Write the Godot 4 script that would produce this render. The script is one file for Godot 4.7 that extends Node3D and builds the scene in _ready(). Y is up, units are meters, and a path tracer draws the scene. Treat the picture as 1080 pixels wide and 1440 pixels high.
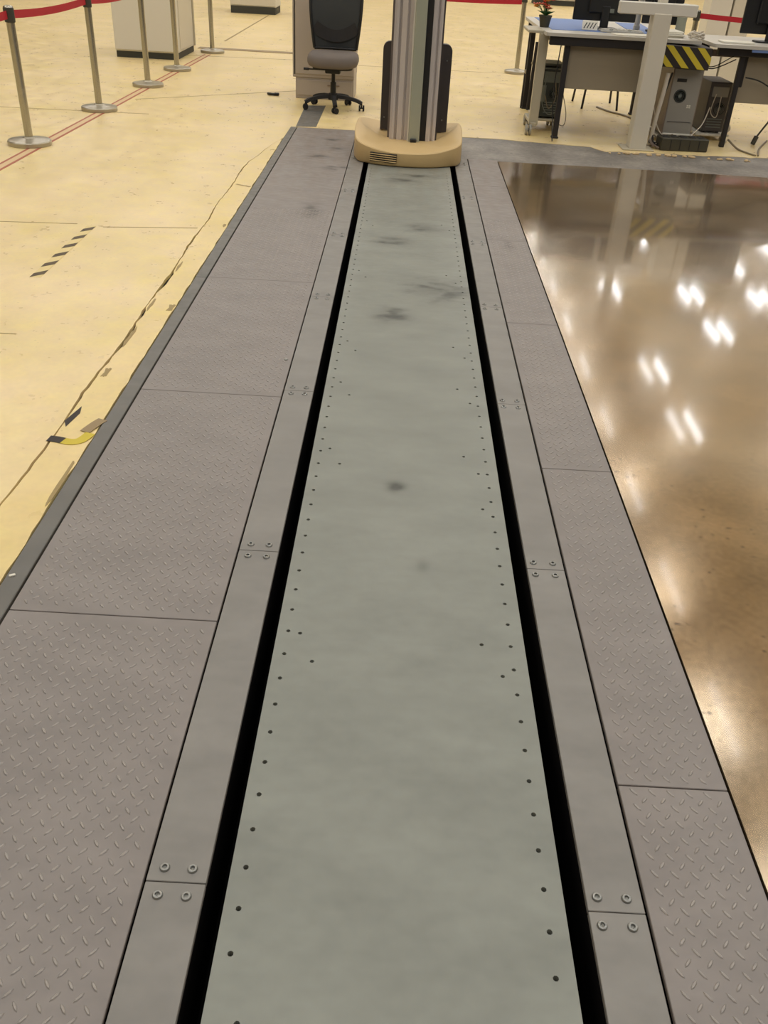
extends Node3D
# An industrial hall: a long steel track deck let into cream epoxy floor, a measuring column on it, barrier posts, a desk with computers.

var M := {}
var used := {}

# ---------------------------------------------------------------- mesh helpers
func mb() -> SurfaceTool:
	var st := SurfaceTool.new()
	st.begin(Mesh.PRIMITIVE_TRIANGLES)
	st.set_smooth_group(-1)
	return st

func tri(st: SurfaceTool, a: Vector3, b: Vector3, c: Vector3) -> void:   # a, b, c run anticlockwise seen from outside
	st.add_vertex(a); st.add_vertex(c); st.add_vertex(b)

func quad(st: SurfaceTool, a: Vector3, b: Vector3, c: Vector3, d: Vector3) -> void:
	tri(st, a, b, c); tri(st, a, c, d)

func bx(st: SurfaceTool, c: Vector3, s: Vector3, bev := 0.003, rot := Basis()) -> void:   # chamfered box
	var h := s * 0.5
	var e := minf(bev, minf(h.x, minf(h.y, h.z)) * 0.6)
	st.set_smooth_group(-1)
	var P := func(sx: float, sy: float, sz: float, k: int) -> Vector3:
		var v := Vector3(sx * (h.x - (0.0 if k == 0 else e)), sy * (h.y - (0.0 if k == 1 else e)), sz * (h.z - (0.0 if k == 2 else e)))
		return c + rot * v
	for s1 in [-1.0, 1.0]:
		for k in 3:
			var p: Array[Vector3] = []
			for t in [[-1.0, -1.0], [1.0, -1.0], [1.0, 1.0], [-1.0, 1.0]]:
				var q := [0.0, 0.0, 0.0]
				q[k] = s1; q[(k + 1) % 3] = t[0]; q[(k + 2) % 3] = t[1]
				p.append(P.call(q[0], q[1], q[2], k))
			if s1 > 0: quad(st, p[0], p[1], p[2], p[3])
			else: quad(st, p[3], p[2], p[1], p[0])
	for k in 3:
		var k1 := (k + 1) % 3
		var k2 := (k + 2) % 3
		for s1 in [-1.0, 1.0]:
			for s2 in [-1.0, 1.0]:
				var p: Array[Vector3] = []
				for t in [[-1.0, k1], [1.0, k1], [1.0, k2], [-1.0, k2]]:
					var q := [0.0, 0.0, 0.0]
					q[k] = t[0]; q[k1] = s1; q[k2] = s2
					p.append(P.call(q[0], q[1], q[2], t[1]))
				if s1 * s2 < 0: quad(st, p[0], p[1], p[2], p[3])
				else: quad(st, p[3], p[2], p[1], p[0])
	for sx in [-1.0, 1.0]:
		for sy in [-1.0, 1.0]:
			for sz in [-1.0, 1.0]:
				var a: Vector3 = P.call(sx, sy, sz, 0)
				var b: Vector3 = P.call(sx, sy, sz, 1)
				var d: Vector3 = P.call(sx, sy, sz, 2)
				if sx * sy * sz > 0: tri(st, a, b, d)
				else: tri(st, a, d, b)

func lathe(st: SurfaceTool, prof: Array, at := Vector3.ZERO, sides := 20, rot := Basis(), soft := false) -> void:   # prof: Vector2(radius, height) from bottom to top
	for k in prof.size() - 1:
		st.set_smooth_group(0 if soft else k + 1)
		var a: Vector2 = prof[k]
		var b: Vector2 = prof[k + 1]
		for i in sides:
			var t0 := TAU * i / sides
			var t1 := TAU * (i + 1) / sides
			var d0 := Vector3(cos(t0), 0, -sin(t0))
			var d1 := Vector3(cos(t1), 0, -sin(t1))
			var p0 := at + rot * (d0 * a.x + Vector3(0, a.y, 0))
			var p1 := at + rot * (d1 * a.x + Vector3(0, a.y, 0))
			var q0 := at + rot * (d0 * b.x + Vector3(0, b.y, 0))
			var q1 := at + rot * (d1 * b.x + Vector3(0, b.y, 0))
			if a.x > 1e-6: tri(st, p0, p1, q1)
			if b.x > 1e-6: tri(st, p0, q1, q0)
	st.set_smooth_group(-1)

func cyl(st: SurfaceTool, a: Vector3, b: Vector3, r: float, sides := 16, r2 := -1.0, e := 0.002) -> void:
	var y := (b - a).normalized()
	var x := y.cross(Vector3(0.31, 0.17, 0.93)).normalized()
	var rot := Basis(x, y, x.cross(y))
	var l := (b - a).length()
	var q := r if r2 < 0 else r2
	e = minf(e, minf(r, q) * 0.4)
	lathe(st, [Vector2(0, 0), Vector2(r - e, 0), Vector2(r, e), Vector2(q, l - e), Vector2(q - e, l), Vector2(0, l)], a, sides, rot)

func sweep(st: SurfaceTool, pts: Array, shape: Array, closed_shape := true) -> void:   # a flat shape (Vector2: across, up) swept along points
	var n := pts.size()
	st.set_smooth_group(0 if shape.size() > 4 else -1)
	var rings := []
	var up := Vector3.UP
	for i in n:
		var t: Vector3 = (pts[mini(i + 1, n - 1)] - pts[maxi(i - 1, 0)]).normalized()
		var side := t.cross(up)
		if side.length() < 0.05: side = t.cross(Vector3(0.3, 0.1, 1))
		side = side.normalized()
		var u := side.cross(t).normalized()
		up = u
		var r: Array[Vector3] = []
		for s in shape: r.append(pts[i] + side * s.x + u * s.y)
		rings.append(r)
	var m := shape.size()
	for i in n - 1:
		for j in m:
			var k := (j + 1) % m
			quad(st, rings[i][j], rings[i][k], rings[i + 1][k], rings[i + 1][j])
	st.set_smooth_group(-1)
	for j in range(1, m - 1):
		tri(st, rings[0][0], rings[0][j + 1], rings[0][j])
		tri(st, rings[n - 1][0], rings[n - 1][j], rings[n - 1][j + 1])

func tube(st: SurfaceTool, pts: Array, r: float, sides := 8) -> void:
	var s := []
	for i in sides: s.append(Vector2(cos(TAU * i / sides), sin(TAU * i / sides)) * r)
	sweep(st, pts, s)

func curve(pts: Array, per := 6) -> Array:   # a smooth line through points
	var out := []
	var n := pts.size()
	for i in n - 1:
		var p0: Vector3 = pts[maxi(i - 1, 0)]
		var p1: Vector3 = pts[i]
		var p2: Vector3 = pts[i + 1]
		var p3: Vector3 = pts[mini(i + 2, n - 1)]
		for k in per: out.append(p1.cubic_interpolate(p2, p0, p3, float(k) / per))
	out.append(pts[n - 1])
	return out

func prism(st: SurfaceTool, poly: PackedVector2Array, y0: float, y1: float, rot := Basis(), at := Vector3.ZERO) -> void:   # poly in x and z, drawn up from y0 to y1
	var p := poly
	if Geometry2D.is_polygon_clockwise(p): p = p.duplicate(); p.reverse()
	st.set_smooth_group(-1)
	var idx := Geometry2D.triangulate_polygon(p)
	var V := func(q: Vector2, y: float) -> Vector3: return at + rot * Vector3(q.x, y, q.y)
	for i in range(0, idx.size(), 3):
		var a := p[idx[i]]
		var b := p[idx[i + 1]]
		var c := p[idx[i + 2]]
		if (b - a).cross(c - a) > 0:
			var t := b
			b = c; c = t
		tri(st, V.call(a, y1), V.call(b, y1), V.call(c, y1))
		tri(st, V.call(a, y0), V.call(c, y0), V.call(b, y0))
	var ccw := not Geometry2D.is_polygon_clockwise(p)
	for i in p.size():
		var a := p[i]
		var b := p[(i + 1) % p.size()]
		if ccw: quad(st, V.call(b, y0), V.call(a, y0), V.call(a, y1), V.call(b, y1))
		else: quad(st, V.call(a, y0), V.call(b, y0), V.call(b, y1), V.call(a, y1))

func rounded(w: float, h: float, r: float, seg := 5, only_top := false) -> PackedVector2Array:   # rounded rectangle about the origin
	var o := PackedVector2Array()
	var cs := [Vector2(w / 2 - r, h / 2 - r), Vector2(-w / 2 + r, h / 2 - r), Vector2(-w / 2 + r, -h / 2 + r), Vector2(w / 2 - r, -h / 2 + r)]
	for k in 4:
		if only_top and k >= 2:
			o.append(Vector2(-w / 2 if k == 2 else w / 2, -h / 2))
			continue
		for i in seg + 1:
			var t := PI / 2 * (k + float(i) / seg)
			o.append(cs[k] + Vector2(cos(t), sin(t)) * r)
	return o

# ---------------------------------------------------------------- scene helpers
func numbered(called: String) -> String:
	var n: int = used.get(called, 0)
	used[called] = n + 1
	return called if n == 0 else "%s_%03d" % [called, n]

func done(st: SurfaceTool) -> ArrayMesh:
	st.generate_normals()
	return st.commit()

func put(called: String, mesh: Mesh, m: Material, parent: Node, label := "") -> MeshInstance3D:
	var o := MeshInstance3D.new()
	var n := 0
	var nm := called
	if parent == self: nm = numbered(called)
	else:
		var key := "%d/%s" % [parent.get_instance_id(), called]
		n = used.get(key, 0)
		used[key] = n + 1
		if n > 0: nm = "%s_%03d" % [called, n]
	o.name = nm
	o.mesh = mesh
	o.material_override = m
	o.cast_shadow = GeometryInstance3D.SHADOW_CASTING_SETTING_ON
	parent.add_child(o, true)
	if label: o.set_meta("label", label)
	return o

func obj(called: String, st: SurfaceTool, m: Material, parent: Node = self, label := "") -> MeshInstance3D:
	return put(called, done(st), m, parent, label)

func box(called: String, c: Vector3, s: Vector3, m: Material, parent: Node, bev := 0.003, rot := Basis(), label := "") -> MeshInstance3D:
	var st := mb()
	bx(st, c, s, bev, rot)
	return obj(called, st, m, parent, label)

func thing(called: String, label: String, category: String, at := Vector3.ZERO, turn := 0.0, group := "") -> Node3D:
	var o := Node3D.new()
	o.name = numbered(called)
	add_child(o, true)
	o.position = at
	o.rotation.y = turn
	return tag(o, label, category, group)

func tag(o: Node3D, label: String, category: String, group := "") -> Node3D:
	o.set_meta("label", label)
	o.set_meta("category", category)
	if group: o.set_meta("group", group)
	return o

func copy(src: Node3D, called: String, label: String, at: Vector3, turn := 0.0) -> Node3D:
	var o: Node3D = src.duplicate()
	o.name = numbered(called)
	add_child(o, true)
	o.position = at
	o.rotation.y = turn
	o.set_meta("label", label)
	return o

func struct(o: Node, label: String) -> void:
	o.set_meta("kind", "structure")
	o.set_meta("label", label)

func mat(r: int, g: int, b: int, rough := 0.5, metal := 0.0, spec := 0.5) -> StandardMaterial3D:
	var m := StandardMaterial3D.new()
	m.albedo_color = Color8(r, g, b)
	m.roughness = rough
	m.metallic = metal
	m.metallic_specular = spec
	return m

func noise(size: int, freq: float, sd: int, oct := 4, kind := FastNoiseLite.TYPE_SIMPLEX_SMOOTH) -> PackedByteArray:
	var n := FastNoiseLite.new()
	n.seed = sd
	n.noise_type = kind
	n.frequency = freq
	n.fractal_type = FastNoiseLite.FRACTAL_FBM
	n.fractal_octaves = oct
	var im := n.get_seamless_image(size, size)
	im.convert(Image.FORMAT_L8)
	return im.get_data()

func tex(size_x: int, size_y: int, data: PackedByteArray, fmt := Image.FORMAT_RGB8) -> ImageTexture:
	return ImageTexture.create_from_image(Image.create_from_data(size_x, size_y, false, fmt, data))

func planar(m: StandardMaterial3D, scale: Vector3, offset := Vector3.ZERO) -> void:
	m.uv1_triplanar = true
	m.uv1_world_triplanar = true
	m.uv1_triplanar_sharpness = 8.0
	m.uv1_scale = scale
	m.uv1_offset = offset

# ---------------------------------------------------------------- materials
const DECK_X0 := -1.0
const DECK_W := 2.0
const DECK_Z0 := -8.5
const DECK_L := 10.0

func make_materials() -> void:
	# cream epoxy: 1024 pixels over 5 metres
	var S := 1024
	var n1 := noise(S, 0.006, 1, 4)
	var n2 := noise(S, 0.03, 2, 3)
	var n3 := noise(S, 0.16, 3, 2)
	var n4 := noise(S, 0.012, 4, 5)
	var d := PackedByteArray()
	d.resize(S * S * 3)
	var ro := PackedByteArray()
	ro.resize(S * S)
	for i in S * S:
		var a := (n1[i] - 128) / 128.0
		var b := (n2[i] - 128) / 128.0
		var c := (n3[i] - 128) / 128.0
		var y := maxf(0.0, (n4[i] - 150) / 80.0)
		var k := 1.0 + 0.035 * a + 0.025 * b + 0.02 * c
		if n3[i] > 222 and n2[i] > 150: k *= 0.88
		d[i * 3] = clampi(int(231.0 * k), 0, 255)
		d[i * 3 + 1] = clampi(int((207.0 + 3.0 * b) * k), 0, 255)
		d[i * 3 + 2] = clampi(int((152.0 - 10.0 * y + 8.0 * a) * k), 0, 255)
		ro[i] = clampi(int(95 + 30.0 * b + 18.0 * c), 0, 255)
	var m := mat(255, 255, 255, 1.0)
	m.albedo_texture = tex(S, S, d)
	m.roughness_texture = tex(S, S, ro, Image.FORMAT_L8)
	planar(m, Vector3(0.2, 0.2, 0.2))
	M.epoxy = m
	# polished brown concrete: 1024 pixels over 8 metres, x 0.7..8.7, z -7.2..0.8; worn dull along the deck
	var co := PackedByteArray()
	co.resize(S * S)
	var r1 := noise(S, 0.005, 11, 5)
	var r2 := noise(S, 0.022, 12, 4)
	var r3 := noise(S, 0.3, 13, 1, FastNoiseLite.TYPE_CELLULAR)
	var r4 := noise(S, 0.34, 14, 1)
	for y in S:
		for x in S:
			var i := y * S + x
			var a := (r1[i] - 128) / 128.0
			var b := (r2[i] - 128) / 128.0
			var c := (r4[i] - 128) / 128.0
			var k := 1.0 + 0.16 * a + 0.12 * b + 0.06 * c
			k *= 1.0 - 0.45 * smoothstep(216.0, 238.0, float(r4[i])) * smoothstep(100.0, 160.0, float(r2[i]))
			var h := 0.6 * smoothstep(0.0, 1.0, clampf((r1[i] - 110) / 80.0, 0.0, 1.0))   # greyish worn patches
			d[i * 3] = clampi(int(lerpf(150.0, 160.0, h) * k), 0, 255)
			d[i * 3 + 1] = clampi(int(lerpf(127.0, 146.0, h) * k), 0, 255)
			d[i * 3 + 2] = clampi(int(lerpf(96.0, 126.0, h) * k), 0, 255)
			var px := 0.7 + 8.0 * x / S
			var dull := smoothstep(0.0, 1.0, clampf(1.0 - (px - 0.92) / 0.28, 0.0, 1.0))
			if px > 8.2: dull = 0.0
			ro[i] = clampi(int(255.0 * (0.235 - 0.07 * dull) + 2.0 * c + 1.5 * jitter(i)), 8, 255)
			co[i] = clampi(int(255.0 * (1.0 - 0.78 * dull) + jitter(i * 3)), 0, 255)
	m = mat(255, 255, 255, 1.0, 0.72, 0.9)
	m.clearcoat_enabled = true
	m.clearcoat = 1.0
	m.clearcoat_roughness = 0.062
	m.clearcoat_texture = tex(S, S, co, Image.FORMAT_L8)
	m.albedo_texture = tex(S, S, d)
	m.roughness_texture = tex(S, S, ro, Image.FORMAT_L8)
	planar(m, Vector3(1.0 / 8.0, 1.0 / 8.0, 1.0 / 8.0), Vector3(-0.7 / 8.0, 0, 7.2 / 8.0))
	M.polished = m
	# painted deck steel with scuffs: 256 x 1024 over 2 x 10 metres
	var W := 512
	var L := 1024
	var p1 := noise(1024, 0.01, 21, 4)
	var p2 := noise(1024, 0.05, 22, 3)
	var p3 := noise(1024, 0.02, 23, 4)
	d = PackedByteArray()
	d.resize(W * L * 3)
	ro = PackedByteArray()
	ro.resize(W * L)
	var smears := [[0.10, -6.45, 0.16, 0.05], [0.0, -6.30, 0.10, 0.05], [0.16, -5.15, 0.09, 0.08], [-0.03, -4.85, 0.10, 0.08], [0.2, -4.1, 0.16, 0.16], [0.0, -3.75, 0.08, 0.10], [-0.5, -7.2, 0.07, 0.07], [-0.62, -6.9, 0.08, 0.08], [-0.48, -6.55, 0.06, 0.07], [-0.4, -6.6, 0.05, 0.05], [-0.52, -5.4, 0.07, 0.16], [-0.55, -7.55, 0.06, 0.05], [0.62, -4.9, 0.03, 0.08], [0.04, -2.3, 0.03, 0.03], [0.12, -1.9, 0.02, 0.03]]
	for y in L:
		var wz := DECK_Z0 + DECK_L * (y + 0.5) / L
		for x in W:
			var wx := DECK_X0 + DECK_W * (x + 0.5) / W
			var i := y * W + x
			var j := y * 1024 + x * 2
			var j2 := ((y * 5) % 1024) * 1024 + x
			var k := 1.0 + 0.05 * (p1[j2] - 128) / 128.0 + 0.04 * (p2[j2] - 128) / 128.0
			var s := 0.0
			for q in smears:
				var e: float = pow((wx - q[0]) / q[2], 2) + pow((wz - q[1]) / q[3], 2)
				if e < 3.0: s = maxf(s, exp(-e * 1.4) * (0.25 + 1.1 * maxf(0.0, (p3[j2] - 110) / 128.0)))
			k *= 1.0 - 0.55 * minf(s, 0.7)
			var far := clampf((-5.0 - wz) / 2.0, 0.0, 1.0) * (0.5 + (p3[j] - 128) / 160.0)
			d[i * 3] = clampi(int((255.0 - 10.0 * far) * minf(k, 1.06) / 1.06), 0, 255)
			d[i * 3 + 1] = clampi(int((255.0 - 18.0 * far) * minf(k, 1.06) / 1.06), 0, 255)
			d[i * 3 + 2] = clampi(int((255.0 - 26.0 * far) * minf(k, 1.06) / 1.06), 0, 255)
			ro[i] = clampi(int(128 + 0.3 * (p2[j2] - 128)), 0, 255)
	var dt := tex(W, L, d)
	var dr := tex(W, L, ro, Image.FORMAT_L8)
	for q in [["tread", 142, 134, 128], ["cover", 141, 137, 130], ["centre", 142, 144, 134], ["edge", 112, 109, 102]]:
		m = mat(q[1], q[2], q[3], 1.0, 0.0, 0.5)
		m.albedo_texture = dt
		m.roughness_texture = dr
		planar(m, Vector3(1.0 / DECK_W, 1.0 / 3.0, 1.0 / DECK_L), Vector3(-DECK_X0 / DECK_W, 0, -DECK_Z0 / DECK_L))
		M[q[0]] = m
	# grey screed of the cross strip, worn
	var g1 := noise(512, 0.012, 31, 5)
	var g2 := noise(512, 0.07, 32, 3)
	d = PackedByteArray()
	d.resize(512 * 512 * 3)
	for i in 512 * 512:
		var k := 1.0 + 0.16 * (g1[i] - 128) / 128.0 + 0.12 * (g2[i] - 128) / 128.0
		if g2[i] > 200: k *= 0.75
		d[i * 3] = clampi(int(128 * k), 0, 255); d[i * 3 + 1] = clampi(int(122 * k), 0, 255); d[i * 3 + 2] = clampi(int(114 * k), 0, 255)
	m = mat(255, 255, 255, 0.5)
	m.albedo_texture = tex(512, 512, d)
	planar(m, Vector3(0.4, 0.4, 0.4))
	M.screed = m
	# fabric weave for the chair
	var f := noise(256, 0.25, 41, 2)
	d = PackedByteArray()
	d.resize(256 * 256 * 3)
	for i in 256 * 256:
		var k := 0.86 + 0.14 * f[i] / 255.0
		d[i * 3] = int(255 * k); d[i * 3 + 1] = int(255 * k); d[i * 3 + 2] = int(255 * k)
	m = mat(122, 112, 104, 0.9)
	m.albedo_texture = tex(256, 256, d)
	planar(m, Vector3(6, 6, 6))
	M.seat = m
	M.lug = mat(152, 145, 138, 0.3, 0.25)
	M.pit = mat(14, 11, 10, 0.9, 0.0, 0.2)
	M.subfloor = mat(24, 19, 14, 0.9)
	M.joint = mat(160, 138, 92, 0.7)
	M.channel = mat(150, 128, 92, 0.6)
	M.bolt = mat(150, 150, 145, 0.35, 0.8)
	M.recess = mat(30, 28, 26, 0.6)
	M.steel = mat(178, 174, 160, 0.2, 0.85)
	M.base_steel = mat(176, 168, 150, 0.3, 0.6)
	M.black = mat(26, 26, 26, 0.45)
	M.soft_black = mat(38, 36, 36, 0.7)
	M.screen = mat(30, 31, 32, 0.35)
	M.mesh_back = mat(58, 60, 60, 0.9)
	M.red = mat(178, 28, 44, 0.7)
	M.white = mat(212, 204, 186, 0.45)
	M.panel_white = mat(220, 214, 200, 0.4)
	M.plinth = mat(58, 58, 50, 0.6)
	M.gray_cab = mat(182, 170, 158, 0.5)
	M.beige = mat(212, 182, 128, 0.5)
	M.alu = mat(204, 196, 192, 0.32, 0.3)
	M.alu_dark = mat(120, 112, 108, 0.4, 0.6)
	M.plate_green = mat(164, 166, 148, 0.4, 0.1)
	M.housing = mat(66, 60, 58, 0.5)
	M.table_top = mat(196, 190, 178, 0.4)
	M.frame = mat(38, 34, 34, 0.5)
	M.laminate = mat(150, 138, 116, 0.55)
	M.cart = mat(186, 176, 152, 0.45)
	M.pc_black = mat(62, 66, 60, 0.5)
	M.pc_dark = mat(84, 78, 74, 0.55)
	M.pc_gray = mat(152, 147, 136, 0.45, 0.05)
	M.pc_side = mat(134, 118, 106, 0.5)
	M.port = mat(118, 122, 114, 0.4, 0.1)
	M.blue = mat(108, 132, 182, 0.6)
	M.key = mat(168, 166, 160, 0.6)
	M.yellow = mat(206, 184, 50, 0.55)
	M.stripe = mat(42, 34, 30, 0.6)
	M.tape_red = mat(168, 92, 66, 0.6)
	M.tape_pale = mat(214, 186, 140, 0.6)
	M.tape_worn = mat(226, 203, 142, 0.55)
	M.dash = mat(84, 68, 42, 0.6)
	M.paper = mat(226, 220, 204, 0.7)
	M.olive = mat(62, 58, 44, 0.6)
	M.rubber = mat(30, 28, 27, 0.8)
	M.cable_white = mat(206, 196, 178, 0.5)
	M.cable_gray = mat(136, 122, 98, 0.5)
	M.pink = mat(236, 120, 96, 0.7)
	M.orange = mat(236, 160, 60, 0.7)
	M.leaf = mat(46, 96, 40, 0.6)
	M.wall = mat(132, 122, 106, 0.8)
	M.ceiling = mat(228, 220, 204, 0.85)
	M.lamp_body = mat(210, 208, 200, 0.5)
	M.glow = mat(255, 250, 240, 0.5)
	M.glow.emission_enabled = true
	M.glow.emission = Color(1.0, 0.97, 0.92)
	M.glow.emission_energy_multiplier = 6.0

# ---------------------------------------------------------------- lamps
func make_lamps() -> void:
	var hs := mb()
	bx(hs, Vector3(0, 0.09, 0), Vector3(0.62, 0.07, 1.6), 0.01)
	bx(hs, Vector3(0, 0.34, 0.5), Vector3(0.03, 0.44, 0.03), 0.002)
	bx(hs, Vector3(0, 0.34, -0.5), Vector3(0.03, 0.44, 0.03), 0.002)
	var hm := done(hs)
	var ts := mb()
	cyl(ts, Vector3(0, 0.035, -0.74), Vector3(0, 0.035, 0.74), 0.019, 10)
	var tm := done(ts)
	var out_of_order := [[8, 3], [8, 4], [8, 7], [9, 6]]   # places in the rows where no lamp hangs
	var across := [-11.5, -9.2, -6.8, -4.4, -2.1, 0.3, 2.65, 5.0, 7.05, 9.7, 12.0, 14.4, 16.8]
	for c in across.size():
		for r in range(-3, 13):
			if [c, r] in out_of_order: continue
			var at := Vector3(across[c], 8.0, -3.0 - 3.15 * r)
			var t := thing("ceiling_lamp", "twin tube lamp hanging under the hall ceiling, mirrored in the polished floor", "lamp", at, 0.0, "twin tube lamps in rows under the ceiling")
			put("housing", hm, M.lamp_body, t)
			for s in [-0.21, 0.21]:
				put("tube_lamp", tm, M.glow, t).position.x = s
			for s in [-0.21, 0.21]:
				var l := AreaLight3D.new()
				l.area_size = Vector2(0.09, 1.48)
				l.light_color = Color(0.955, 0.975, 1.0)
				l.light_energy = LAMP
				l.shadow_enabled = true
				l.set("area_range", 60.0)
				l.position = Vector3(s, -0.01, 0)
				l.rotation.x = -PI / 2
				t.add_child(l)

const LAMP := 1.02

# ---------------------------------------------------------------- floor and shell
func crack_x(z: float, side: float) -> float:
	var w := 0.0022 + 0.0035 * absf(sin(z * 5.3 + 1.0)) * absf(sin(z * 1.7))
	if absf(z + 3.35) < 0.28 or absf(z + 3.95) < 0.18: w += 0.012 * absf(sin(z * 9.0)) * (1.0 if side > 0 else 0.1)
	if z < -6.2: w *= clampf((z + 7.6) / 1.4, 0.15, 1.0)
	var c := -1.08 + 0.007 * sin(z * 1.3) + 0.005 * sin(z * 7.3 + 0.6) + 0.006 * jitter(int(round(z * 22.2)))
	if z < -6.6: c += (-6.6 - z) * 0.13
	return c + side * w

func jitter(k: int) -> float:
	return fposmod(sin(k * 12.9898) * 43758.5453, 1.0) - 0.5

func far_edge() -> Array:   # where the cream floor ends beyond the grey cross strip, from the deck to the right
	var o := [Vector2(-0.945, -8.01), Vector2(0.5, -7.98), Vector2(0.82, -7.99)]
	for i in 9: o.append(Vector2(0.9 + i * 0.085, -7.97 + i * 0.012 + 0.012 * jitter(i)))
	for i in 26: o.append(Vector2(1.62 + i * 0.058, (-7.79 if i < 1 else -7.72 - 0.004 * i) + 0.04 * jitter(i + 40)))
	for i in 10: o.append(Vector2(3.14 + i * 0.15, -7.84 + 0.015 * jitter(i + 80)))
	o.append(Vector2(22, -7.9))
	return o

func make_shell() -> void:
	var left := PackedVector2Array([Vector2(-22, 10), Vector2(-22, -46), Vector2(22, -46)])
	var fe := far_edge()
	fe.reverse()
	for p in fe: left.append(p)
	left.append(Vector2(-0.948, -7.5))
	var strip := PackedVector2Array()
	var zs := []
	var z := -7.45
	while z < 0.8:
		zs.append(z)
		z += 0.045
	zs.append(10.0)
	for q in zs: left.append(Vector2(crack_x(q, -1.0), q))
	var st := mb()
	prism(st, left, -0.12, 0.0)
	var fl := obj("floor", st, M.epoxy)
	struct(fl, "cream epoxy hall floor with scuffs, cracked along the deck")
	for i in range(0, zs.size()): strip.append(Vector2(crack_x(zs[i], 1.0), zs[i]))
	strip.append(Vector2(-0.948, 10.0))
	var k := 0
	z = 0.8
	while z > -7.45:
		strip.append(Vector2(-0.951 + 0.008 * jitter(k) , z))
		z -= 0.06
		k += 1
	st = mb()
	prism(st, strip, -0.12, 0.0)
	var paint: StandardMaterial3D = M.epoxy.duplicate()
	paint.albedo_color = Color8(254, 252, 240)
	var sf := obj("floor", st, paint)
	for q in [[-0.968, -3.68, 0.016, 0.07], [-1.055, -3.34, 0.011, 0.12], [-1.05, -2.99, 0.013, 0.07], [-0.966, -4.98, 0.013, 0.05], [-1.056, -4.24, 0.008, 0.08], [-0.96, -2.2, 0.008, 0.16], [-1.06, -3.7, 0.008, 0.09]]:   # flaked paint beside the crack and along the edge
		st = mb()
		var cp := PackedVector2Array()
		for v in 12:
			var g := TAU * v / 12.0
			var w := 0.75 + 0.6 * jitter(v * 7 + int(q[3] * 1000.0))
			cp.append(Vector2(q[0] + cos(g) * q[2] * w, q[1] + sin(g) * q[3] * w))
		prism(st, cp, 0.0, 0.0012)
		obj("paint_chip", st, M.joint, sf)
	struct(sf, "narrow strip of cream floor between the crack and the deck edge")
	st = mb()
	bx(st, Vector3(0, -0.27, -18), Vector3(44, 0.1, 56), 0.0)
	struct(obj("floor", st, M.pit), "dark ground of the pit under the deck slots")
	st = mb()
	bx(st, Vector3(-1.03, -0.066, -3), Vector3(0.17, 0.1, 12), 0.0)
	struct(obj("floor", st, M.subfloor), "bare screed showing in the floor crack")
	st = mb()
	prism(st, PackedVector2Array([Vector2(0.74, 10), Vector2(0.74, -7.09), Vector2(1.6, -7.1), Vector2(3.0, -7.06), Vector2(22, -7.1), Vector2(22, 10)]), -0.12, 0.0)
	struct(obj("floor", st, M.polished), "glossy brown polished concrete floor mirroring the ceiling lamps")
	# grey cross strip
	var cs := PackedVector2Array([Vector2(22, -7.095), Vector2(3.0, -7.055), Vector2(1.6, -7.095), Vector2(0.74, -7.085), Vector2(0.41, -7.135), Vector2(0.41, -7.985)])
	for p in far_edge():
		if p.x >= 0.5: cs.append(p + Vector2(0, -0.008))
	st = mb()
	prism(st, cs, -0.12, -0.003)
	struct(obj("floor", st, M.screed), "worn grey strip crossing behind the polished floor")
	# joints scored in the cream floor
	for j in [[-4.6, -8.08, -2.2, -8.2, 0.012], [-2.5, -8.9, -1.12, -9.95, 0.012], [-2.75, -12.3, -1.12, -12.5, 0.014], [-2.6, -14.1, -2.62, -18.8, 0.03], [-0.6, -12.27, 1.35, -12.33, 0.014], [-1.6, -4.82, -1.1, -4.9, 0.008], [-2.3, -4.8, -1.75, -4.85, 0.006], [-3.0, -3.28, -1.5, -3.3, 0.006], [-1.06, -5.93, -0.96, -5.88, 0.014], [-2.3, -3.0, -1.48, -3.06, 0.004]]:
		st = mb()
		var a := Vector3(j[0], 0.0005, j[1])
		var b := Vector3(j[2], 0.0005, j[3])
		bx(st, (a + b) / 2, Vector3((b - a).length(), 0.002, j[4]), 0.0005, Basis(Vector3.UP, -atan2(b.z - a.z, b.x - a.x)))
		obj("floor_joint", st, M.joint, fl)
	st = mb()
	bx(st, Vector3(-1.9, 0.002, -13.15), Vector3(1.75, 0.01, 0.16), 0.002)
	obj("channel_cover", st, M.channel, fl)
	# hall walls and ceiling
	for w in [["wall_back", Vector3(0, 4.2, -46.1), Vector3(44.4, 8.9, 0.2)], ["wall_front", Vector3(0, 4.2, 10.1), Vector3(44.4, 8.9, 0.2)], ["wall_left", Vector3(-22.1, 4.2, -18), Vector3(0.2, 8.9, 56.4)], ["wall_right", Vector3(22.1, 4.2, -18), Vector3(0.2, 8.9, 56.4)]]:
		struct(box(w[0], w[1], w[2], M.wall, self, 0.0), "pale hall wall beyond the frame")
	struct(box("ceiling", Vector3(0, 8.7, -18), Vector3(44.4, 0.2, 56.4), M.ceiling, self, 0.0), "pale hall ceiling above the lamp rows")

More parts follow.
